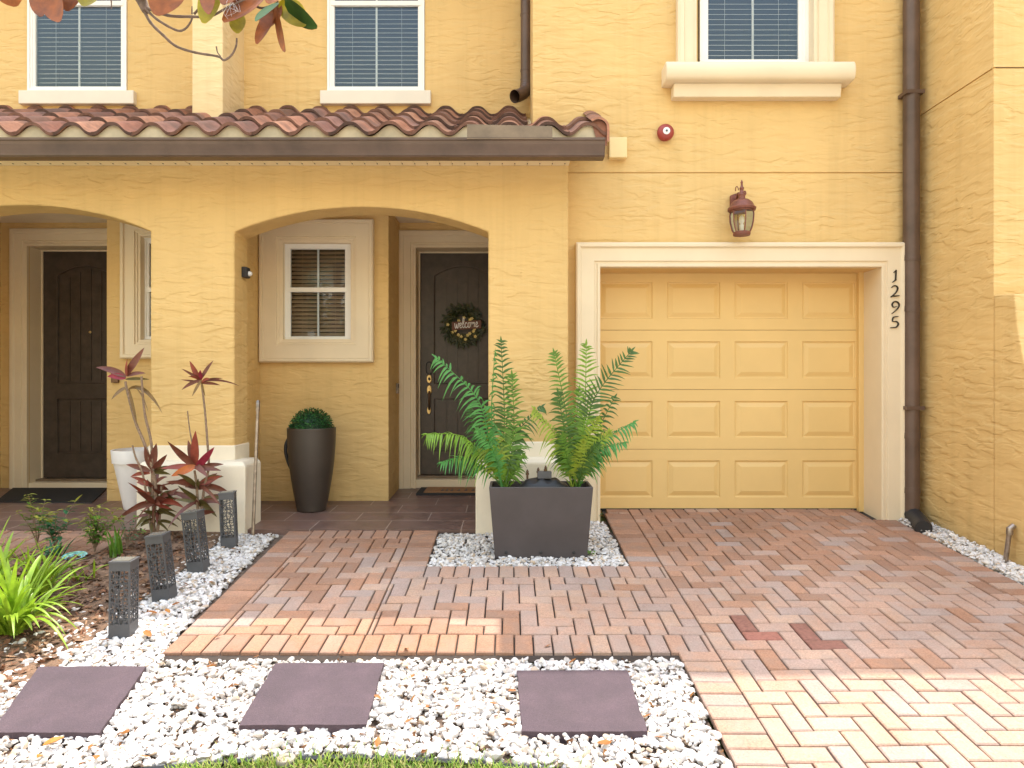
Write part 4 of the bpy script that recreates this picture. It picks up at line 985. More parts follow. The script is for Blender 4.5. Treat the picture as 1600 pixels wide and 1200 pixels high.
palm((790, 758), 'green palm at the left end of the charcoal planter, fronds over the dark door', [
    ((683, 560), (745, 622), -0.10, 0.125, 3, 0.55, (0.3,-1,.5), B2, 34),
    ((668, 678), (722, 682), -0.25, 0.115, 0, 0.75, (0.1,-.6,1), B2, 34),
    ((783, 535), (788, 640), 0.06, 0.12, 2, 0.25, (.2,-1,.2), B2, 36),
    ((773, 552), (768, 650), -0.08, 0.10, 3, 0.45, (1,-.35,.1), B2, 32),
    ((800, 588), (803, 668), 0.02, 0.13, 1, 0.2, (-.2,-1,.2), B2, 34),
    ((846, 636), (808, 676), 0.08, 0.10, 2, 0.45, (-.1,-.9,.5), B2, 28),
    ((692, 722), (728, 716), -0.15, 0.11, 3, 0.5, (0,-.6,1), B2, 20),
    ((735, 640), (752, 690), 0.05, 0.105, 2, 0.4, (.4,-1,.1), B2, 26),
    ((818, 712), (806, 735), -0.05, 0.07, 1, 0.2, (0,-1,.2), B2, 16),
    ((760, 640), (780, 700), 0.0, 0.09, 4, 0.4, (.2,-1,.1), B2, 24),
    ((772, 700), (782, 730), -0.10, 0.07, 0, 0.4, (.2,-1,.3), B2, 18)])
palm((897, 758), 'green palm at the right end of the charcoal planter, fronds over the garage door', [
    ((866, 553), (882, 630), 0.0, 0.115, 1, 0.2, (.15,-1,.2), B2, 34),
    ((916, 540), (914, 640), 0.04, 0.13, 0, 0.2, (-.1,-1,.2), B2, 38),
    ((985, 550), (930, 620), 0.02, 0.13, 2, 0.12, (-.2,-1,.3), B2, 36),
    ((990, 660), (940, 690), -0.12, 0.10, 3, 0.6, (-.1,-.7,.9), B2, 30),
    ((836, 640), (868, 680), -0.10, 0.105, 4, 0.6, (.1,-.8,.7), B2, 28),
    ((872, 615), (885, 690), -0.05, 0.12, 2, 0.3, (.2,-1,.1), B2, 34),
    ((934, 655), (912, 700), -0.15, 0.10, 4, 0.35, (-.2,-1,.3), B2, 26),
    ((905, 610), (898, 690), 0.1, 0.11, 1, 0.2, (0,-1,.1), B2, 30),
    ((975, 692), (930, 705), -0.2, 0.09, 3, 0.5, (-.1,-.8,.8), B2, 26),
    ((960, 622), (925, 690), 0.08, 0.10, 2, 0.35, (-.2,-1,.3), B2, 28),
    ((880, 680), (886, 715), -0.12, 0.085, 1, 0.2, (.3,-1,.1), B2, 22),
    ((912, 690), (904, 728), -0.16, 0.08, 4, 0.25, (-.1,-1,.2), B2, 22)])
def weed(p, label, n=6, L=0.05, m='shrub', wd=0.03):
    o = empty('weed', p, label, 'weed')
    mb = MB()
    for i in range(n):
        a = random.uniform(0, 6.28); mb.blade((0,0,0), (math.cos(a), math.sin(a), random.uniform(.5, 1.4)), L*random.uniform(.7, 1.2), wd, .5, 5, .2, 'oval')
    obj('leaf_cluster', mb, M[m], o, local=True)
weed(G(921, 866, 0.0), 'small green broad leaved weed in gravel at the planter corner', 8, 0.075)
weed(G(936, 806, 0.02), 'thin green weed at the foot of the garage frame', 12, 0.09, 'shrub_d', 0.010)

# ------------------------------------------------------------------ tall urn with topiary ball
up = P(487, 792); ux = X_(487, 6.2); uz = pz(6.2)
ur = empty('tall_planter', (ux, 6.2, uz), 'tall round espresso brown planter on the porch under the window', 'planter')
mb = MB(); uh = Z_(668, 6.2) - uz
prof = [(0.10, 0), (0.126, 0.0), (0.130, 0.01)]
for i in range(11): t = i/10; prof.append((0.130 + 0.085*math.sin(t*PI*0.5)**0.9 + 0.0*t, 0.02 + (uh-.03)*t))
prof += [(0.216, uh-.004), (0.214, uh), (0.20, uh), (0.198, uh-.06), (0.01, uh-.06)]
mb.lathe(prof, (0,0,0), 40); obj('pot', mb, M['urn'], ur, local=True, smooth=40)
mb = MB(); mb.tube(catmull([(-0.19, 0.06, uh-.05), (-0.235, 0.02, uh-.14), (-0.24, 0.02, uh-.24), (-0.205, 0.03, uh-.36), (-0.165, 0.06, uh-.44)], 5), 0.016, 8); obj('handle', mb, M['black'], ur, local=True, smooth=50)
tb = empty('topiary_ball', (ux, 6.2, uz+uh-.02), 'round clipped green topiary ball in the tall brown planter', 'topiary')
mb = MB(); mb.lathe([(0.17*math.sin(PI*i/10)+.002, -0.17*math.cos(PI*i/10)) for i in range(11)], (0,0,0.0), 20); obj('core', mb, M['topiary'], tb, local=True)
mb = MB()
for _ in range(3600):
    v = Vector((random.gauss(0,1), random.gauss(0,1), random.gauss(0,1))).normalized()
    if v.z < -0.35: continue
    p = v*random.uniform(0.165, 0.194); d = (v + Vector((random.gauss(0,.6), random.gauss(0,.6), random.gauss(0,.6)))).normalized()
    mb.blade(p, d, random.uniform(.014, .024), .010, .1, 2, .3, 'oval', side=v.cross(d))
obj('foliage', mb, M['topiary'], tb, local=True)

# ------------------------------------------------------------------ white pot on neighbour's porch
wx = X_(216, 6.28); wz = pz(6.28); hh = Z_(703, 6.2) - wz
mb = MB(); mb.lathe([(0.09,0),(0.115,0.0),(0.12,0.01),(0.20,hh-.12),(0.212,hh-.118),(0.222,hh-.005),(0.22,hh),(0.205,hh),(0.195,hh-.08),(0.01,hh-.08)], (0,0,0), 40)
o = obj('flower_pot', mb, M['whitep'], smooth=35); o.location = (wx, 6.28, wz); tag(o, 'tall tapered white plastic pot behind the red leaved plant', 'pot')

# ------------------------------------------------------------------ solar bollards
def bollard_mesh():
    hw, ht, b0, b1 = 0.054, 0.41, 0.075, 0.365
    body = MB(); T = 0.004
    body.box(-hw, hw, -hw, hw, 0, b0); body.box(-hw, hw, -hw, hw, b1, ht-.006)
    rr = random.Random(5)
    nx, nz = 4, 12
    for face in range(4):
        rot = Matrix.Rotation(face*PI/2, 3, 'Z'); gp = {}
        for i in range(nx+1):
            for j in range(nz+1):
                jx = 0 if i in (0, nx) else rr.uniform(-.34, .34); jz = 0 if j in (0, nz) else rr.uniform(-.34, .34)
                xx = -hw+.007 + (2*hw-.014)*(i+jx)/nx; gp[i, j] = (xx, b0 + (b1-b0)*(j+jz)/nz)
        def cell(poly):
            n = len(poly); cx = sum(p[0] for p in poly)/n; cz = sum(p[1] for p in poly)/n; k = rr.uniform(.76, .87) if n == 4 else rr.uniform(.66, .78)
            inn = [(cx+(x-cx)*k, cz+(z-cz)*k) for x, z in poly]
            vs = [rot @ Vector((x, -hw, z)) for x, z in poly] + [rot @ Vector((x, -hw, z)) for x, z in inn] + [rot @ Vector((x, -hw+T, z)) for x, z in inn] + [rot @ Vector((x, -hw+T, z)) for x, z in poly]
            fs = []
            for a in range(n):
                b = (a+1) % n; fs += [(a, b, n+b, n+a), (n+a, n+b, 2*n+b, 2*n+a), (2*n+a, 2*n+b, 3*n+b, 3*n+a)]
            body.add(vs, fs)
        for i in range(nx):
            for j in range(nz):
                q = [gp[i,j], gp[i+1,j], gp[i+1,j+1], gp[i,j+1]]
                if rr.random() < 0.45:
                    if rr.random() < .5: cell([q[0], q[1], q[2]]); cell([q[0], q[2], q[3]])
                    else: cell([q[0], q[1], q[3]]); cell([q[1], q[2], q[3]])
                else: cell(q)
        for sx in (-1, 1):
            p = [rot @ Vector(v) for v in ((sx*hw,-hw,b0),(sx*(hw-.007),-hw,b0),(sx*(hw-.007),-hw,b1),(sx*hw,-hw,b1))]; body.quad(*p)
    lid = MB(); lid.box(-hw-.003, hw+.003, -hw-.003, hw+.003, ht-.006, ht+.004)
    sp = MB(); sp.box(-hw+.01, hw-.01, -hw+.01, hw-.01, ht+.004, ht+.007)
    return body.mesh('housing', M['metal_dk']), lid.mesh('cap', M['metal_dk']), sp.mesh('solar_panel', M['solar'])
bm_ = bollard_mesh()
b0_ = empty('bollard_light', (0,0,0))
for nme, me in zip(('housing', 'cap', 'solar_panel'), bm_): link(nme, me, b0_, True)
for i, (px, py, tiltx, tilty, rz, lb, sc) in enumerate([
        (193, 993, 0.0, 0.01, 0.10, 'perforated dark metal solar bollard nearest the camera with its top in the sun', 1.0),
        (258, 936, 0.03, -0.10, 0.05, 'perforated dark metal solar bollard second from the camera leaning left', 0.98),
        (311, 893, 0.0, -0.11, -0.02, 'perforated dark metal solar bollard third from the camera, right before a red leaved plant', 1.0),
        (359, 854, 0.0, -0.04, 0.22, 'perforated dark metal solar bollard farthest from the camera against the pillar plinth', 1.0)]):
    o = b0_ if i == 0 else copy_tree(b0_)
    o.location = G(px, py, -0.02); o.rotation_euler = (tiltx, tilty, rz); o.scale = (sc, sc, sc)
    tag(o, lb, 'garden light', 'solar bollards beside the brick path')

# ------------------------------------------------------------------ leaning pole
a = G(395, 842, -.03); b = W(403, 632, a.y + .18)
mb = MB(); mb.tube([a, a.lerp(b, .5), b], [0.014, .013, .012], 10); t = (b-a).normalized(); mb.tube([b - t*.06, b - t*.045, b+t*.02, b+t*.035], [.013, .017, .017, .010], 10)
tag(obj('pole', mb, M['steel'], smooth=40), 'thin weathered metal pole leaning by the pillar plinth', 'pole')

# ------------------------------------------------------------------ cordylines
def cordy(loc, label, stems, crowns, Yb):
    o = empty('cordyline', loc, label, 'plant')
    for s_ in stems:
        mb = MB(); pts = catmull([W(px, py, Yb+dy) for (px, py, dy) in s_[0]], 8); n = len(pts)
        rr = s_[1]; mb.tube(pts, [rr*(1-.35*i/n)*(1 + .10*(i % 2)) for i in range(n)], 8); obj('stem', mb, M['cane'], o, smooth=60)
    for (px, py, dy, leaves) in crowns:
        c = W(px, py, Yb+dy)
        for (dx, dz, dyy, L, wd, dr, mi) in leaves:
            mb = MB(); dd = Vector((dx, dyy, dz)); sd = Vector((dd.z, 0.0, -dd.x)) + Vector((0, random.uniform(-.5, .5), 0))
            c2 = c + Vector((random.uniform(-.008,.008), random.uniform(-.008,.008), random.uniform(-.025,.01)))
            mb.blade(c2, dd, L*1.12, wd*1.1, dr, 9, 0.35, 'lance', side=sd, twist=random.uniform(-.4, .4)); obj('leaf', mb, M['cord'][mi], o, smooth=60)
def rosette(n, L, wd, mis, up=.6, dr=.35):
    out = []
    for i in range(n):
        a = 2*PI*i/n + random.uniform(-.3, .3); out.append((math.cos(a), random.uniform(-.15, 1.3)*up, math.sin(a)*.8, L*random.uniform(.6, 1.4), wd*random.uniform(.6, 1.2), dr*random.uniform(.2, 2.4), random.choice(mis)))
    return out
Yb = 5.24; cb = Vector((X_(240, Yb), Yb, gz(Yb)+.01))
cordy(cb, 'tall red leaved plant with bare leaning canes in front of the white pot', [
    ([(236, 842, 0), (243, 760, 0), (228, 700, 0), (212, 660, .02), (199, 612, .02), (196, 596, .02)], 0.013),
    ([(241, 842, 0.02), (238, 740, 0), (236, 690, 0), (226, 645, 0), (221, 588, 0)], 0.012),
    ([(236, 828, 0), (224, 745, -.02), (212, 715, -.02), (207, 696, -.02)], 0.009),
    ([(244, 842, 0), (251, 790, 0.03), (252, 760, 0.03)], 0.013)],
    [(197, 588, .02, [(-.9,.55,-.2,.22,.048,.22,1),(-.75,.35,-.3,.12,.045,.3,5),(.55,.8,0,.22,.055,-.05,1),(.1,1,-.1,.12,.035,0,0),(.8,.35,0,.14,.03,.25,1),(1,.15,.1,.16,.022,.15,2)]),
     (200, 606, .02, [(-.5,-.2,-.3,.10,.03,.5,4),(.7,.4,0,.20,.018,.9,4),(1,.5,0,.26,.028,1.1,4),(.6,.6,-.2,.24,.016,1.3,4),(.3,-1,-.1,.25,.022,.1,4)]),
     (236, 735, 0, [(-.2,1,-.2,.17,.05,0,1),(.25,1,-.1,.19,.055,0,1),(.6,.8,0,.18,.045,.1,1),(.8,.5,.2,.17,.035,.3,2),(-.9,.45,-.2,.17,.04,.15,1),(-1,.1,0,.14,.03,.3,0),(.9,.2,-.3,.17,.035,.25,2),(.5,.2,-.8,.14,.04,.3,1)]),
     (243, 785, 0, rosette(18, .19, .042, [1,1,2,0], .9, .25)), (246, 800, 0.02, rosette(12, .16, .036, [2,2,1], .5, .35)), (250, 772, 0.02, rosette(7, .13, .04, [1,2], .9, .2)), (238, 760, 0, rosette(7, .14, .036, [1,1,0], 1.1, .2)), (240, 812, 0, rosette(6, .13, .03, [2,2], .4, .4))], Yb)
Yb2 = 5.26; cb = Vector((X_(312, Yb2), Yb2, gz(Yb2)))
cordy(cb, 'tall red leaved plant with one tufted cane before the pillar plinth', [
    ([(312, 840, 0), (318, 770, 0), (326, 730, 0), (324, 690, 0), (320, 640, 0), (315, 600, 0)], 0.011),
    ([(310, 840, 0), (308, 770, -.02), (304, 735, -.02)], 0.012), ([(306, 720, 0), (297, 675, .02), (293, 642, .02)], 0.006)],
    [(314, 594, 0, [(-.45,.9,-.1,.17,.045,.02,0),(.5,.85,0,.17,.03,.1,1),(-.8,.5,0,.16,.022,.05,1),(-1,.2,-.2,.14,.016,.05,1),(.95,.3,0,.16,.02,.15,1),(1,.25,.1,.27,.016,.35,1),(.9,.1,-.2,.15,.022,.2,1),(-.7,-.2,-.2,.12,.026,.3,1),(-.3,-.6,-.2,.12,.022,.1,4),(.3,-.7,-.2,.10,.02,.1,4),(.1,.9,-.4,.09,.03,.2,5),(.7,.6,-.4,.12,.02,.4,0),(-.5,.7,-.5,.12,.024,.5,0)]),
     (306, 728, -.03, [(-.75,.85,-.25,.25,.06,.03,1),(-.3,1,.1,.2,.05,.05,1),(.1,1,-.2,.24,.062,-.03,0),(.75,.75,-.3,.22,.05,.0,5),(-1,.1,-.3,.22,.045,.1,0),(.95,.1,-.2,.2,.04,.15,1),(-.9,-.35,-.4,.16,.055,.05,3),(.9,.35,.2,.19,.036,.2,1),(.6,-.2,-.4,.15,.04,.2,1),(-.6,.4,.5,.18,.04,.2,1)]),
     (309, 760, 0, rosette(16, .20, .042, [1,1,2,0], .7, .25)), (310, 785, 0, rosette(14, .18, .04, [1,1,2], .6, .3)), (308, 800, 0, rosette(5, .12, .036, [1,0], .3, .3))], Yb2)

# ------------------------------------------------------------------ strap leaved clumps and small shrubs
def clump(p, label, n, L, wd, m='strap', spread=1.0, lean=(0, 0)):
    o = empty('strap_plant', p, label, 'plant'); mb = MB()
    for i in range(n):
        a = random.uniform(0, 6.28); s_ = random.uniform(.25, 1.0)*spread
        mb.blade((random.uniform(-.05,.05), random.uniform(-.05,.05), -.01), (math.cos(a)*s_+lean[0], math.sin(a)*s_+lean[1], 1), L*random.uniform(.65, 1.15), wd*random.uniform(.7, 1.2), random.uniform(.35, .95)*max(.5, s_), 10, 0.45, 'strap')
    obj('foliage', mb, M[m], o, local=True, smooth=60)
clump(G(22, 985, .02), 'large bright lime strap leaved clump at the left edge of the bed', 85, .60, .030)
clump(G(62, 925, .02), 'arching lime strap leaved clump beside the soil, right of the largest clump', 40, .46, .022, lean=(.25, 0))
clump(G(-18, 930, .02), 'lime strap leaved clump half cut off by the left edge', 46, .60, .030)
clump(G(130, 905, .02), 'small sparse strap leaved tuft beside the teal dish', 8, .24, .018, lean=(.1, 0))
clump(G(182, 868, .02), 'upright narrow green tuft near the first red leaved plant', 12, .30, .022, 'shrub', .5)
clump(G(85, 868, .02), 'dark green strap tuft under the left shrub', 16, .22, .020, 'shrub_d', .9)
def shrub(p, label, n, ht, m, mt, wd=.035, spread=.12):
    o = empty('shrub', p, label, 'shrub'); st = MB(); lf = MB(); lt = MB()
    for i in range(n):
        a = random.uniform(0, 6.28); tip = Vector((math.cos(a)*spread*random.uniform(.3, 1.4), math.sin(a)*spread*random.uniform(.2, 1), ht*random.uniform(.6, 1.08)))
        pts = bez((0,0,0), (tip.x*.2, tip.y*.2, tip.z*.6), tip, 10); st.tube(pts, [.004*(1-.7*k/10) for k in range(11)], 5)
        for k in range(3, 11):
            for sg in (-1, 1):
                d = Vector((sg*random.uniform(.4, 1), random.uniform(-.8, .8), random.uniform(-.1, .8)))
                (lt if k > 8 else lf).blade(pts[k], d, random.uniform(.6, 1.2)*wd*1.5, wd*random.uniform(.45, .75), random.uniform(.1, .5), 4, .25, 'lance')
    obj('stem', st, M['cane'], o, local=True); lf.mi = 1; lf.add(lt.v, lt.f); obj('foliage', lf, [M[m], M[mt]], o, local=True, smooth=60)
shrub(G(86, 860, .02), 'leggy shrub with dark leaves and yellow new tips by the left porch', 7, .34, 'shrub_d', 'shrub_y', .05, .16)
shrub(G(58, 855, .02), 'leggy shrub with pale yellow sprigs at the far left of the bed', 5, .42, 'shrub', 'shrub_y', .04, .12)
shrub(G(148, 862, .02), 'bushy light green shrub behind the teal dish', 12, .30, 'shrub', 'shrub_y', .04, .14)
shrub(G(198, 858, .02), 'wispy grey green sprig at the right end of the bed', 5, .22, 'shrub_d', 'shrub', .022, .09)
p = G(117, 874, .0); mb = MB(); mb.lathe([(0.03,0),(0.045,0.0),(0.075,0.014),(0.078,0.018),(0.07,0.017),(0.04,0.006),(0.005,0.005)], (0,0,0), 28)
o = obj('dish', mb, M['teal'], smooth=40); o.location = p + Vector((0,0,.012)); o.rotation_euler = (.15, .05, 0); tag(o, 'small teal glazed dish lying on the soil among the shrubs', 'dish')

# ------------------------------------------------------------------ wall fixtures
lan = empty('wall_lantern', (X_(1160, YG), YG, Z_(330, YG)), 'rust coloured carriage lantern with glass panes above the garage door', 'wall lamp')
LY = YG - 0.17; lc = X_(1159, LY); ZZ = lambda py: Z_(py, LY)
mb = MB(); mb.box(X_(1141, YG-.02), X_(1154, YG-.02), YG-.035, YG, ZZ(327), ZZ(298)); mb.extr([(X_(1141,YG-.02), ZZ(298)), (X_(1154,YG-.02), ZZ(298)), (X_(1154,YG-.02), ZZ(294.5)), (X_(1149,YG-.02), ZZ(295))], 'y', YG-.035, YG)
obj('backplate', mb, M['copper'], lan, bev=.004)
mb = MB(); mb.tube(catmull([(X_(1150, YG-.03), YG-.03, ZZ(306)), (X_(1150, YG-.03), YG-.07, ZZ(302)), (X_(1155, LY), LY+.03, ZZ(301)), (lc, LY, ZZ(304))], 5), .011, 8)
mb.tube(catmull([(lc-.036, LY+.05, ZZ(296)), (lc-.036, LY+.04, ZZ(291)), (lc-.026, LY+.03, ZZ(290)), (lc-.018, LY+.02, ZZ(296))], 5), .004, 6)
mb.tube(catmull([(lc, LY-.02, ZZ(302)), (lc+.02, LY-.02, ZZ(300)), (lc+.025, LY-.02, ZZ(304)), (lc+.01, LY-.02, ZZ(307))], 4), .007, 6)
obj('bracket', mb, M['copper'], lan, smooth=50)
mb = MB(); s6 = PI/6
mb.lathe([(0.112, ZZ(329)), (0.118, ZZ(326)), (0.10, ZZ(323)), (0.085, ZZ(317)), (0.06, ZZ(313)), (0.03, ZZ(311)), (0.026, ZZ(306)), (0.03, ZZ(304)), (0.02, ZZ(301)), (0.014, ZZ(297)), (0.02, ZZ(294)), (0.010, ZZ(291)), (0.008, ZZ(287)), (0.011, ZZ(285)), (0.002, ZZ(281))], (lc, LY, 0), 12, ph=s6)
obj('cap', mb, M['copper'], lan, smooth=35)
pg = [(0.092, 329), (0.098, 336), (0.094, 347), (0.08, 358), (0.064, 364)]
mb = MB()
for k in range(6):
    a = k*PI/3 + s6; mb.tube([(lc + r*math.cos(a), LY + r*math.sin(a), ZZ(py)) for r, py in pg], .0045, 6)
mb.lathe([(0.05, ZZ(368.5)), (0.068, ZZ(368)), (0.072, ZZ(366)), (0.07, ZZ(363)), (0.06, ZZ(362))], (lc, LY, 0), 12, ph=s6); mb.lathe([(0.09, ZZ(331)), (0.10, ZZ(330.8)), (0.10, ZZ(328.5)), (0.09, ZZ(328.5))], (lc, LY, 0), 12, ph=s6)
obj('cage', mb, M['copper'], lan, smooth=40)
mb = MB(); vs = [(lc + (r-.003)*math.cos(k*PI/3+s6), LY + (r-.003)*math.sin(k*PI/3+s6), ZZ(py)) for r, py in pg for k in range(6)]
mb.add(vs, [(i*6+k, i*6+(k+1) % 6, (i+1)*6+(k+1) % 6, (i+1)*6+k) for i in range(4) for k in range(6)]); obj('glass_pane', mb, M['lglass'], lan)
mb = MB(); mb.lathe([(0.016, ZZ(362)), (0.018, ZZ(352)), (0.016, ZZ(351))], (lc, LY, 0), 12); mb.lathe([(0.008, ZZ(351)), (0.022, ZZ(346)), (0.02, ZZ(340)), (0.002, ZZ(336))], (lc, LY, 0), 12); obj('bulb', mb, M['whitep'], lan, smooth=50)

al = empty('alarm_bell', (X_(1038, YG), YG, Z_(210, YG)), 'round red fire alarm bell with white centre on the upper wall', 'alarm bell')
rX = Matrix.Rotation(R(90), 3, 'X'); c = Vector((X_(1038, YG), YG, Z_(210, YG)))
mb = MB(); mb.lathe([(0.04, -.01), (0.06, 0.0), (0.062, 0.012), (0.045, 0.02), (0.07, 0.035), (0.072, 0.05), (0.062, 0.068), (0.04, 0.08), (0.02, 0.084)], c, 32, rX); obj('gong', mb, M['red'], al, smooth=40)
mb = MB(); mb.lathe([(0.002, 0.080), (0.03, 0.082), (0.03, 0.088), (0.002, 0.09)], c, 24, rX); obj('label_disc', mb, M['whitep'], al, smooth=40)
mb = MB(); mb.lathe([(0.001, 0.088), (0.009, 0.089), (0.009, 0.094), (0.001, 0.095)], c, 12, rX); obj('bolt', mb, M['metal_dk'], al, smooth=40)
mb = MB(); mb.box(X_(952, YG-.07), X_(980, YG-.07), YG-.07, YG, Z_(246, YG-.07), Z_(214, YG-.07)); tag(obj('junction_box', mb, M['boxp'], bev=.006), 'small square cream painted box on the wall beside the gutter end', 'junction box')

hn = empty('house_number', (X_(1399, YT), YT, Z_(467, YT)), 'black numerals reading 1295 stacked down the garage frame', 'house number')
def digit(pts, wid, cx, cy, sc):
    C = catmull([Vector((x, y)) for x, y in pts], 8); n = len(C); ww = []
    for i in range(n):
        t = i/(n-1); q = t*(len(wid)-1); k = min(int(q), len(wid)-2); ww.append((wid[k]*(1-(q-k)) + wid[k+1]*(q-k))*sc*0.82)
    mb = MB(); mb.ribbon([(p.x*sc, p.y*sc) for p in C], ww, (X_(cx, YT), YT-.0025, Z_(cy, YT)), 0.010); obj('digit', mb, M['ink'], hn)
s_ = 19/184.6
digit([(-.10,.30),(.08,.48),(.09,.45),(.06,-.2),(.05,-.30),(-.20,-.50)], [.05,.10,.12,.13,.15,.06], 1397.5, 432, s_)
digit([(-.30,.30),(-.12,.46),(.12,.42),(.20,.22),(.05,-.10),(-.32,-.44),(-.28,-.40),(.05,-.38),(.34,-.34)], [.06,.10,.12,.14,.11,.09,.10,.13,.07], 1398, 455.5, s_)
digit([(.10,.10),(-.15,.02),(-.28,.20),(-.18,.42),(.06,.48),(.26,.32),(.27,.08),(.05,-.22),(-.32,-.52)], [.05,.09,.11,.12,.12,.13,.13,.10,.05], 1398.5, 480.5, s_)
digit([(.28,.46),(-.12,.40),(-.20,.10),(-.14,.06),(.14,.04),(.28,-.16),(.12,-.40),(-.10,-.44),(-.38,-.46)], [.06,.12,.08,.06,.11,.14,.13,.10,.05], 1397.5, 503.5, s_)

Yl = 5.81; xl = X_(366, YA); zl = Z_(426, Yl)
ml = empty('motion_light', (xl, Yl, zl), 'small black motion light with white lens inside the arch pillar', 'wall light')
mb = MB(); mb.box(xl, xl+.045, Yl-.045, Yl+.045, zl-.045, zl+.045); obj('body', mb, M['black'], ml, bev=.008)
mb = MB(); mb.lathe([(0.022*math.sin(PI*i/8)+.001, -.022*math.cos(PI*i/8)) for i in range(9)], (xl+.05, Yl+.01, zl-.008), 16); obj('lens', mb, M['whitep'], ml, smooth=60)
yb = 7.06; db = empty('doorbell', (xr, yb, Z_(606, yb)), 'slim silver and black doorbell beside the front door', 'doorbell')
mb = MB(); mb.box(xr, xr+.022, yb-.03, yb+.03, Z_(615, yb), Z_(599, yb)); obj('body', mb, M['steel'], db, bev=.004)
mb = MB(); mb.box(xr+.022, xr+.025, yb-.022, yb+.022, Z_(606, yb), Z_(600, yb)); obj('camera_face', mb, M['black'], db)
yk = YW-.03; kb = empty('door_chime', (X_(178, yk), yk, Z_(588, yk)), "small bronze rectangular doorbell on the wall beside the neighbour's dark door", 'doorbell')
mb = MB(); mb.box(X_(173, yk), X_(184, yk), yk, YW, Z_(598, yk), Z_(577, yk)); obj('case', mb, M['valve'], kb, bev=.004)
mb = MB(); cc = W(179, 583, yk); mb.lathe([(0.002,0),(0.014,0),(0.014,.008),(0.002,.01)], cc, 14, rX); obj('button', mb, M['brass'], kb)

# ------------------------------------------------------------------ wreath with welcome sign
Yw = 7.42; wc = W(725, 509, Yw)
wr = empty('wreath', wc, 'leafy green wreath with cream flowers hanging on the dark front door', 'wreath')
mb = MB(); ring = [(wc.x+.165*math.cos(i*2*PI/32), Yw, wc.z+.165*math.sin(i*2*PI/32)) for i in range(33)]; mb.tube(ring, .016, 6, cap=False); obj('twig_ring', mb, M['bark'], wr)
mbs = [MB(), MB()]
for i in range(620):
    a = random.uniform(0, 6.28); r_ = .165 + random.gauss(0, .03); p = Vector((wc.x + r_*math.cos(a), Yw - random.uniform(0, .045), wc.z + r_*math.sin(a)))
    ta = a + PI/2 + random.gauss(0, .9); d = Vector((math.cos(ta) + .5*math.cos(a), random.uniform(-.5, .1), math.sin(ta) + .5*math.sin(a)))
    mbs[0 if random.random() < .65 else 1].blade(p, d, random.uniform(.035, .07), random.uniform(.014, .022), .1, 3, .3, 'oval', side=Vector((-d.z, .3, d.x)))
for k in (0, 1): obj('wreath_leaves', mbs[k], M['wleaf'][k], wr)
for (px, py) in ((700, 508), (706, 519), (711, 516), (716, 524), (720, 527), (730, 524), (734, 521), (739, 518), (742, 525), (728, 531), (735, 500), (738, 498), (717, 502), (724, 497), (741, 515)):
    c = W(px + random.uniform(-1,1), py + random.uniform(-1,1), Yw-.05); mb = MB()
    for k in range(5):
        a = k*2*PI/5; d = Vector((math.cos(a), -.4, math.sin(a))); mb.blade(c, d, .020, .016, .0, 3, .2, 'oval', side=Vector((-math.sin(a), 0, math.cos(a))))
    obj('flower', mb, M['flower'], wr)
Ys = Yw - .062
sg = empty('welcome_sign', W(729, 509, Ys), 'small stained wooden board reading welcome across the wreath', 'sign')
mb = MB(); mb.hexa([W(706, 516, Ys), W(752, 513, Ys), W(752, 513, Ys+.008), W(706, 516, Ys+.008), W(706, 503, Ys), W(752, 500, Ys), W(752, 500, Ys+.008), W(706, 503, Ys+.008)]); obj('board', mb, M['sign'], sg, bev=.002)
glyph = {'w': ([(0,.5),(.08,.05),(.2,.05),(.28,.42),(.34,.05),(.46,.05),(.55,.5),(.66,.40)], .66), 'e': ([(0,.2),(.2,.28),(.28,.42),(.18,.52),(.06,.38),(.06,.12),(.2,0),(.4,.14)], .40),
         'l': ([(0,.12),(.2,.6),(.22,.95),(.12,1),(.06,.7),(.06,.15),(.16,0),(.32,.12)], .32), 'c': ([(.32,.42),(.2,.52),(.06,.38),(.06,.12),(.2,0),(.42,.12)], .42),
         'o': ([(.2,.52),(.06,.4),(.06,.1),(.2,0),(.34,.12),(.32,.42),(.2,.5),(.44,.45)], .44), 'm': ([(0,.45),(.06,.5),(.08,0),(.1,.3),(.2,.5),(.28,.4),(.28,0),(.3,.3),(.42,.5),(.5,.4),(.5,.05),(.64,.12)], .64)}
tot = sum(glyph[ch][1] for ch in 'welcome'); us = 37*Ys/F/tot*1.0; x = 0; mb = MB()
for ch in 'welcome':
    g_, wd_ = glyph[ch]; C = catmull([Vector(p) for p in g_], 5); b = W(710.5, 513, Ys)
    mb.ribbon([((x+p.x)*us, p.y*us*1.35 + (x+p.x)*us*.06) for p in C], .0075, (b.x, Ys-.0015, b.z), .004); x += wd_
obj('lettering', mb, M['whitep'], sg)

# ------------------------------------------------------------------ door mats
dm = empty('doormat', (X_(705, 6.95), 6.95, pz(6.95)), 'brown coir doormat with black border and dark marks at the front door', 'doormat')
ya, yb = 6.85, 7.26; xa = X_(650, 6.85); xb = xa + .82
mb = MB(); mb.box(xa, xb, ya, yb, pz(6.85)-.01, pz(7.2)+.010); obj('rubber_border', mb, M['rubber'], dm, bev=.003)
mb = MB(); mb.box(xa+.07, xb-.07, ya+.035, yb-.03, pz(6.85), pz(7.2)+.016); obj('coir_panel', mb, M['coir'], dm, bev=.003)
mb = MB()
for k, (px, wp) in enumerate(((691, 4.0), (698, 3.0), (706, 4), (717, 4), (728, 4), (739, 4), (749, 4), (759, 4))):
    xx = X_(px, 6.98); mb.box(xx-.008-wp*.002, xx+.008+wp*.002, 6.97, 7.0, pz(7.2)+.016, pz(7.2)+.018); mb.box(xx-.006, xx+.006, 6.96, 7.09, pz(7.2)+.0162, pz(7.2)+.0178)
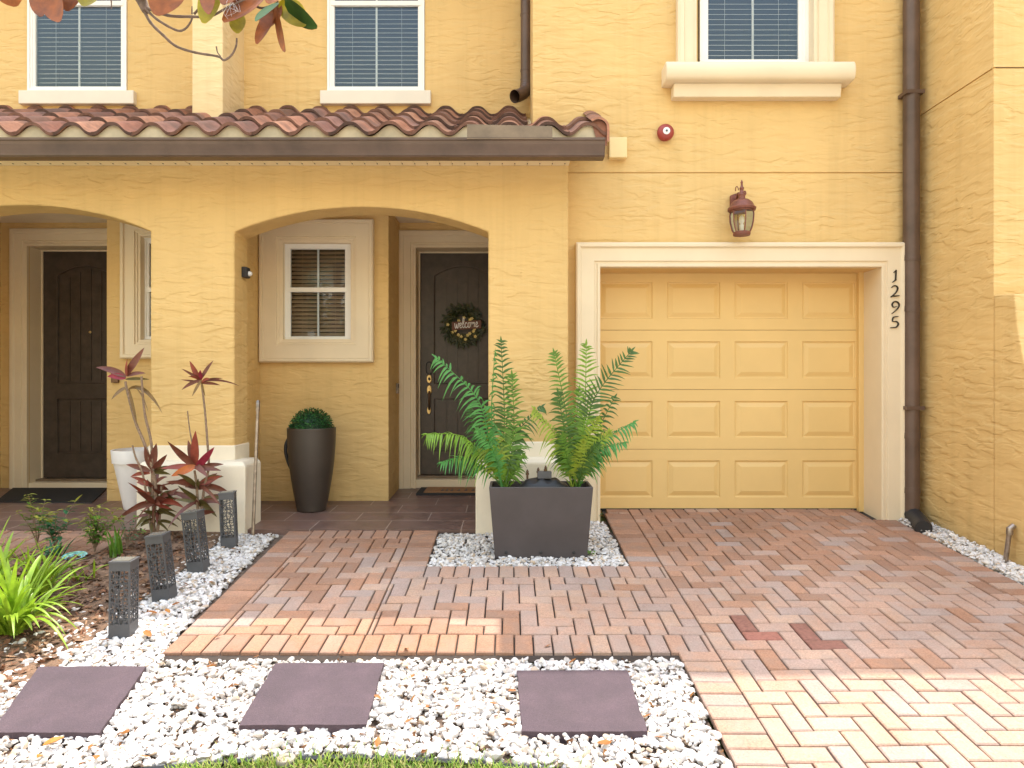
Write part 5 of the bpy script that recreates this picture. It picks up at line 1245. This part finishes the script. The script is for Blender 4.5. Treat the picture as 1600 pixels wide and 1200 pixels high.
obj('marks', mb, M['ink'], dm)
mb = MB(); a = P(10, 779); mb.hexa([(X_(2,6.6),6.52,pz(6.5)-.01),(X_(146,6.5),6.48,pz(6.5)-.01),(X_(168,7.2),7.2,pz(7.2)-.01),(X_(20,7.2),7.2,pz(7.2)-.01),(X_(2,6.6),6.52,pz(6.5)+.012),(X_(146,6.5),6.48,pz(6.5)+.012),(X_(168,7.2),7.2,pz(7.2)+.012),(X_(20,7.2),7.2,pz(7.2)+.012)])
o = obj('doormat', mb, M['rubber'], bev=.003); tag(o, "plain black rubber doormat at the neighbour's door", 'doormat')

# ------------------------------------------------------------------ pipe stub at the right wall
pb = G(1591, 880, .0); mb = MB(); q = Vector((XR-.06, pb.y, pb.z)); t_ = Vector((XR-.045, pb.y-.02, Z_(828, pb.y)))
mb.tube([q, t_], .016, 12); mb.tube([t_-Vector((0,0,.03)), t_-Vector((0,0,.028)), t_+Vector((.0,0,.012)), t_+Vector((.03,0,.035))], [.017,.022,.022,.018], 12)
tag(obj('pipe_stub', mb, M['steel'], smooth=40), 'short grey metal pipe rising from gravel at the right wall', 'pipe')

# ------------------------------------------------------------------ magnolia tree (trunk stands left of the frame, one branch hangs in)
mt = empty('magnolia_tree', (-3.3, 0.7, gz(.7)-.03), 'magnolia branch with rust backed leaves hanging into the top left', 'tree')
mb = MB(); zt0 = gz(.7)-.05
tr = catmull([(-3.3,.7,zt0), (-3.26,.72,1.0), (-3.2,.75,2.2), (-3.15,.8,3.4), (-3.1,.9,4.9)], 6); mb.tube(tr, [.13*(1-.7*i/len(tr)) for i in range(len(tr))], 10)
BY = 2.7
def bp(px, py, dy=0): return W(px, py, BY+dy)
limb = catmull([(-3.18,.77,2.6), (-2.6,1.6,3.0), bp(170, -70, -.15), bp(215, -10), bp(228, 18)], 6); mb.tube(limb, [.05*(1-.75*i/len(limb)) for i in range(len(limb))], 8)
limbs_top = [(-2.0,1.9,4.2), (-4.3,1.6,4.4), (-4.2,-.2,4.6), (-2.4,-.4,4.5), (-3.0,1.2,5.6), (-2.9,.6,5.8)]
for e in limbs_top:
    c = catmull([(-3.15,.8,3.2), tuple((Vector((-3.15,.8,3.2)).lerp(Vector(e), .5)+Vector((0,0,.2)))[:]), e], 6); mb.tube(c, [.045*(1-.7*i/len(c)) for i in range(len(c))], 7)
obj('trunk', mb, M['bark'], mt, smooth=60)
tw = [([(222,10,0),(235,35,0),(255,55,0),(275,72,.02),(305,82,.02),(340,88,.02),(350,94,.02),(362,86,.02),(369,72,.02),(370,60,.02)], .006),
      ([(338,73,.02),(340,82,.02),(345,88,.02)], .003), ([(222,8,0),(245,30,-.02),(275,47,-.03),(288,46,-.03),(297,36,-.03),(301,26,-.03)], .0055),
      ([(228,12,0),(262,24,-.04),(300,26,-.05),(330,25,-.05),(358,10,-.05),(395,-6,-.05)], .006), ([(300,22,-.03),(300,10,-.03)], .003), ([(303,22,-.04),(315,8,-.04),(322,-10,-.04)], .005),
      ([(380,-5,-.03),(405,12,-.04),(425,8,-.04),(435,2,-.04)], .005), ([(174,-10,0),(174,14,0)], .003), ([(20,-30,0),(60,-8,0),(100,-6,0),(160,-8,0),(215,-14,0)], .006)]
for pts, r_ in tw:
    mb = MB(); C = catmull([bp(*p) for p in pts], 6); mb.tube(C, [r_*(1-.45*i/len(C))*(1+.12*(i % 3 == 0)) for i in range(len(C))], 7); obj('twig', mb, M['bark'], mt, smooth=60)
def mleaf(base, tip, wpx, dy, kind, curl=.1, roll=0.0):
    a = bp(*base, dy); b = bp(*tip, dy + random.uniform(-.05, .03)); d = b-a; L = d.length
    sd = Vector((d.z, roll, -d.x)).normalized(); mats = {'rust': ('mag_rust', 'mag_rust'), 'green': ('mag_top', 'mag_rust'), 'yel': ('mag_yel', 'mag_yel')}[kind]
    mb = MB(); mb.blade(a, d, L, wpx*BY/F, curl, 9, .25, 'oval', side=sd, down=Vector((0, -1, 0)))
    mb.mi = 1; n0 = len(mb.v); nv = [(x, y+.0016, z) for x, y, z in mb.v]; mb.add(nv, [tuple(i for i in reversed(f)) for f in mb.f[:]])
    obj('leaf', mb, [M[mats[0]], M[mats[1]]], mt, smooth=70)
for args in (((10,-30),(28,12),42,0,'rust'), ((62,-30),(70,30),34,.02,'rust'), ((70,-20),(101,40),36,-.02,'rust',.15), ((118,-30),(108,20),34,.03,'rust'), ((146,-20),(135,14),34,0,'yel',.2),
             ((280,-30),(248,28),52,-.06,'rust'), ((335,-30),(325,44),34,-.05,'yel',.2), ((322,-30),(330,26),24,-.08,'rust'), ((415,-8),(352,38),50,-.05,'rust',.1,.1), ((372,20),(373,54),26,.02,'yel'),
             ((436,5),(402,36),32,-.10,'green',.1,.1), ((445,2),(494,38),38,-.06,'green',-.1,.35), ((440,0),(478,42),36,-.03,'yel',.05), ((432,10),(404,72),34,-.05,'rust',.1,.1), ((430,8),(452,88),30,-.08,'rust',.2,.35), ((436,6),(412,50),28,-.03,'rust'), ((375,-30),(350,10),32,-.02,'rust'), ((440,-25),(420,8),30,-.02,'rust'), ((395,-30),(400,5),30,0,'rust')):
    mleaf(*args)
# grey moss tuft
mb = MB()
for i in range(14):
    a = bp(random.uniform(352, 368), random.uniform(-3, 6), -.06); mb.tube(catmull([a, a+Vector((random.uniform(-.02,.02), random.uniform(-.02,.02), -random.uniform(.01,.03))), a+Vector((random.uniform(-.03,.03), random.uniform(-.02,.02), -random.uniform(.02,.065)))], 3), .0004, 4)
obj('moss', mb, M['whitep'], mt)
mb = MB(); mb2 = MB()
for e in limbs_top + [(-3.1, .9, 5.0)]:
    for i in range(46):
        p = Vector(e) + Vector((random.gauss(0,.33), random.gauss(0,.33), random.gauss(0,.28))); a = random.uniform(0, 6.28)
        d = Vector((math.cos(a), math.sin(a), random.uniform(-.3, .6)))
        (mb if i % 3 else mb2).blade(p, d, random.uniform(.13, .19), .07, .2, 5, .25, 'oval')
obj('crown', mb, M['mag_top'], mt, smooth=70); obj('crown_underleaf', mb2, M['mag_rust'], mt, smooth=70)

# ------------------------------------------------------------------ trees across the street (seen only mirrored in the window glass)
tm = MB(); rnd = random.Random(3)
blobs = [(rnd.gauss(0,1.3), rnd.gauss(0,1.3), 4.2+rnd.gauss(0,1.2), rnd.uniform(.7,1.3)) for _ in range(16)]
for bx, by, bz, br in blobs:
    for _ in range(260):
        v = Vector((rnd.gauss(0,1), rnd.gauss(0,1), rnd.gauss(0,1))).normalized()*br*rnd.uniform(.55, 1.05); p = v + Vector((bx, by, bz)); d = Vector((rnd.gauss(0,1), rnd.gauss(0,1), rnd.gauss(0,1)))
        tm.blade(p, d, rnd.uniform(.15,.28), .12, .1, 2, .2, 'oval')
fm = tm.mesh('crown', M['farleaf']); tk = MB(); tk.tube([(0,0,-.1),(0.05,0,1.5),(0,.1,3.0),(.1,0,4.4)], [.22,.17,.14,.05], 9)
for bx, by, bz, br in blobs[:7]: tk.tube([(0.02,.05,2.6), (bx*.5, by*.5, bz*.8), (bx, by, bz)], [.09,.06,.03], 6)
tkm = tk.mesh('trunk', M['bark'], smooth=60)
for i, (x, y, s_, rz, lb) in enumerate(((-6.8,-11.5,0.85,.3,'leafy street tree across the road, left of the others'), (9.5,-13,0.95,2.9,'leafy street tree across the road, right of the others'))):
    o = empty('street_tree', (x, y, gz(-.6)-.05), lb, 'tree', 'trees across the street'); o.scale = (s_,)*3; o.rotation_euler = (0,0,rz)
    link('crown', fm, o, True); link('trunk', tkm, o, True)
HO = empty('townhouse', (0, -16, gz(-.6)), 'unseen pale stucco townhouse row added across the road for bounce light and window reflections', 'house')  # out-of-view row, added with a pale front to throw sunlight back at the porch
mb = MB(); hz = [(x0, x0+1.3, z0, z0+1.5, 0.12, True) for x0 in (-13, -9, -5, -1, 3, 7, 11) for z0 in (0.4, 3.4)]
mb.m = []; zb = -.7
w_ = MB(); w_.wall(-16, 16, zb, 6.0, hz, -15.0); w_.v = [(x, -30.0-y, z) for x, y, z in w_.v]
obj('wall', w_, M['plinth'], HO)
g_ = MB(); [g_.box(h[0]+.05, h[1]-.05, -15.10, -15.07, h[2]+.05, h[3]-.05) for h in hz[:0]]
for h in hz:
    g_ = MB(); g_.loops(h[0], h[1], h[2], h[3], [(0, -.02), (0, .0), (.06, .0), (.06, -.05)], 0); g_.quad((h[0],.06,h[2]),(h[1],.06,h[2]),(h[1],.06,h[3]),(h[0],.06,h[3])); g_.v = [(x, -14.98-y, z) for x, y, z in g_.v]; obj('window', g_, M['bronze'], HO)
mb = MB(); mb.hexa([(-16.3,-14.6,5.95),(16.3,-14.6,5.95),(16.3,-19.5,7.6),(-16.3,-19.5,7.6),(-16.3,-14.6,6.1),(16.3,-14.6,6.1),(16.3,-19.5,7.75),(-16.3,-19.5,7.75)]); obj('roof', mb, M['tile'], HO)
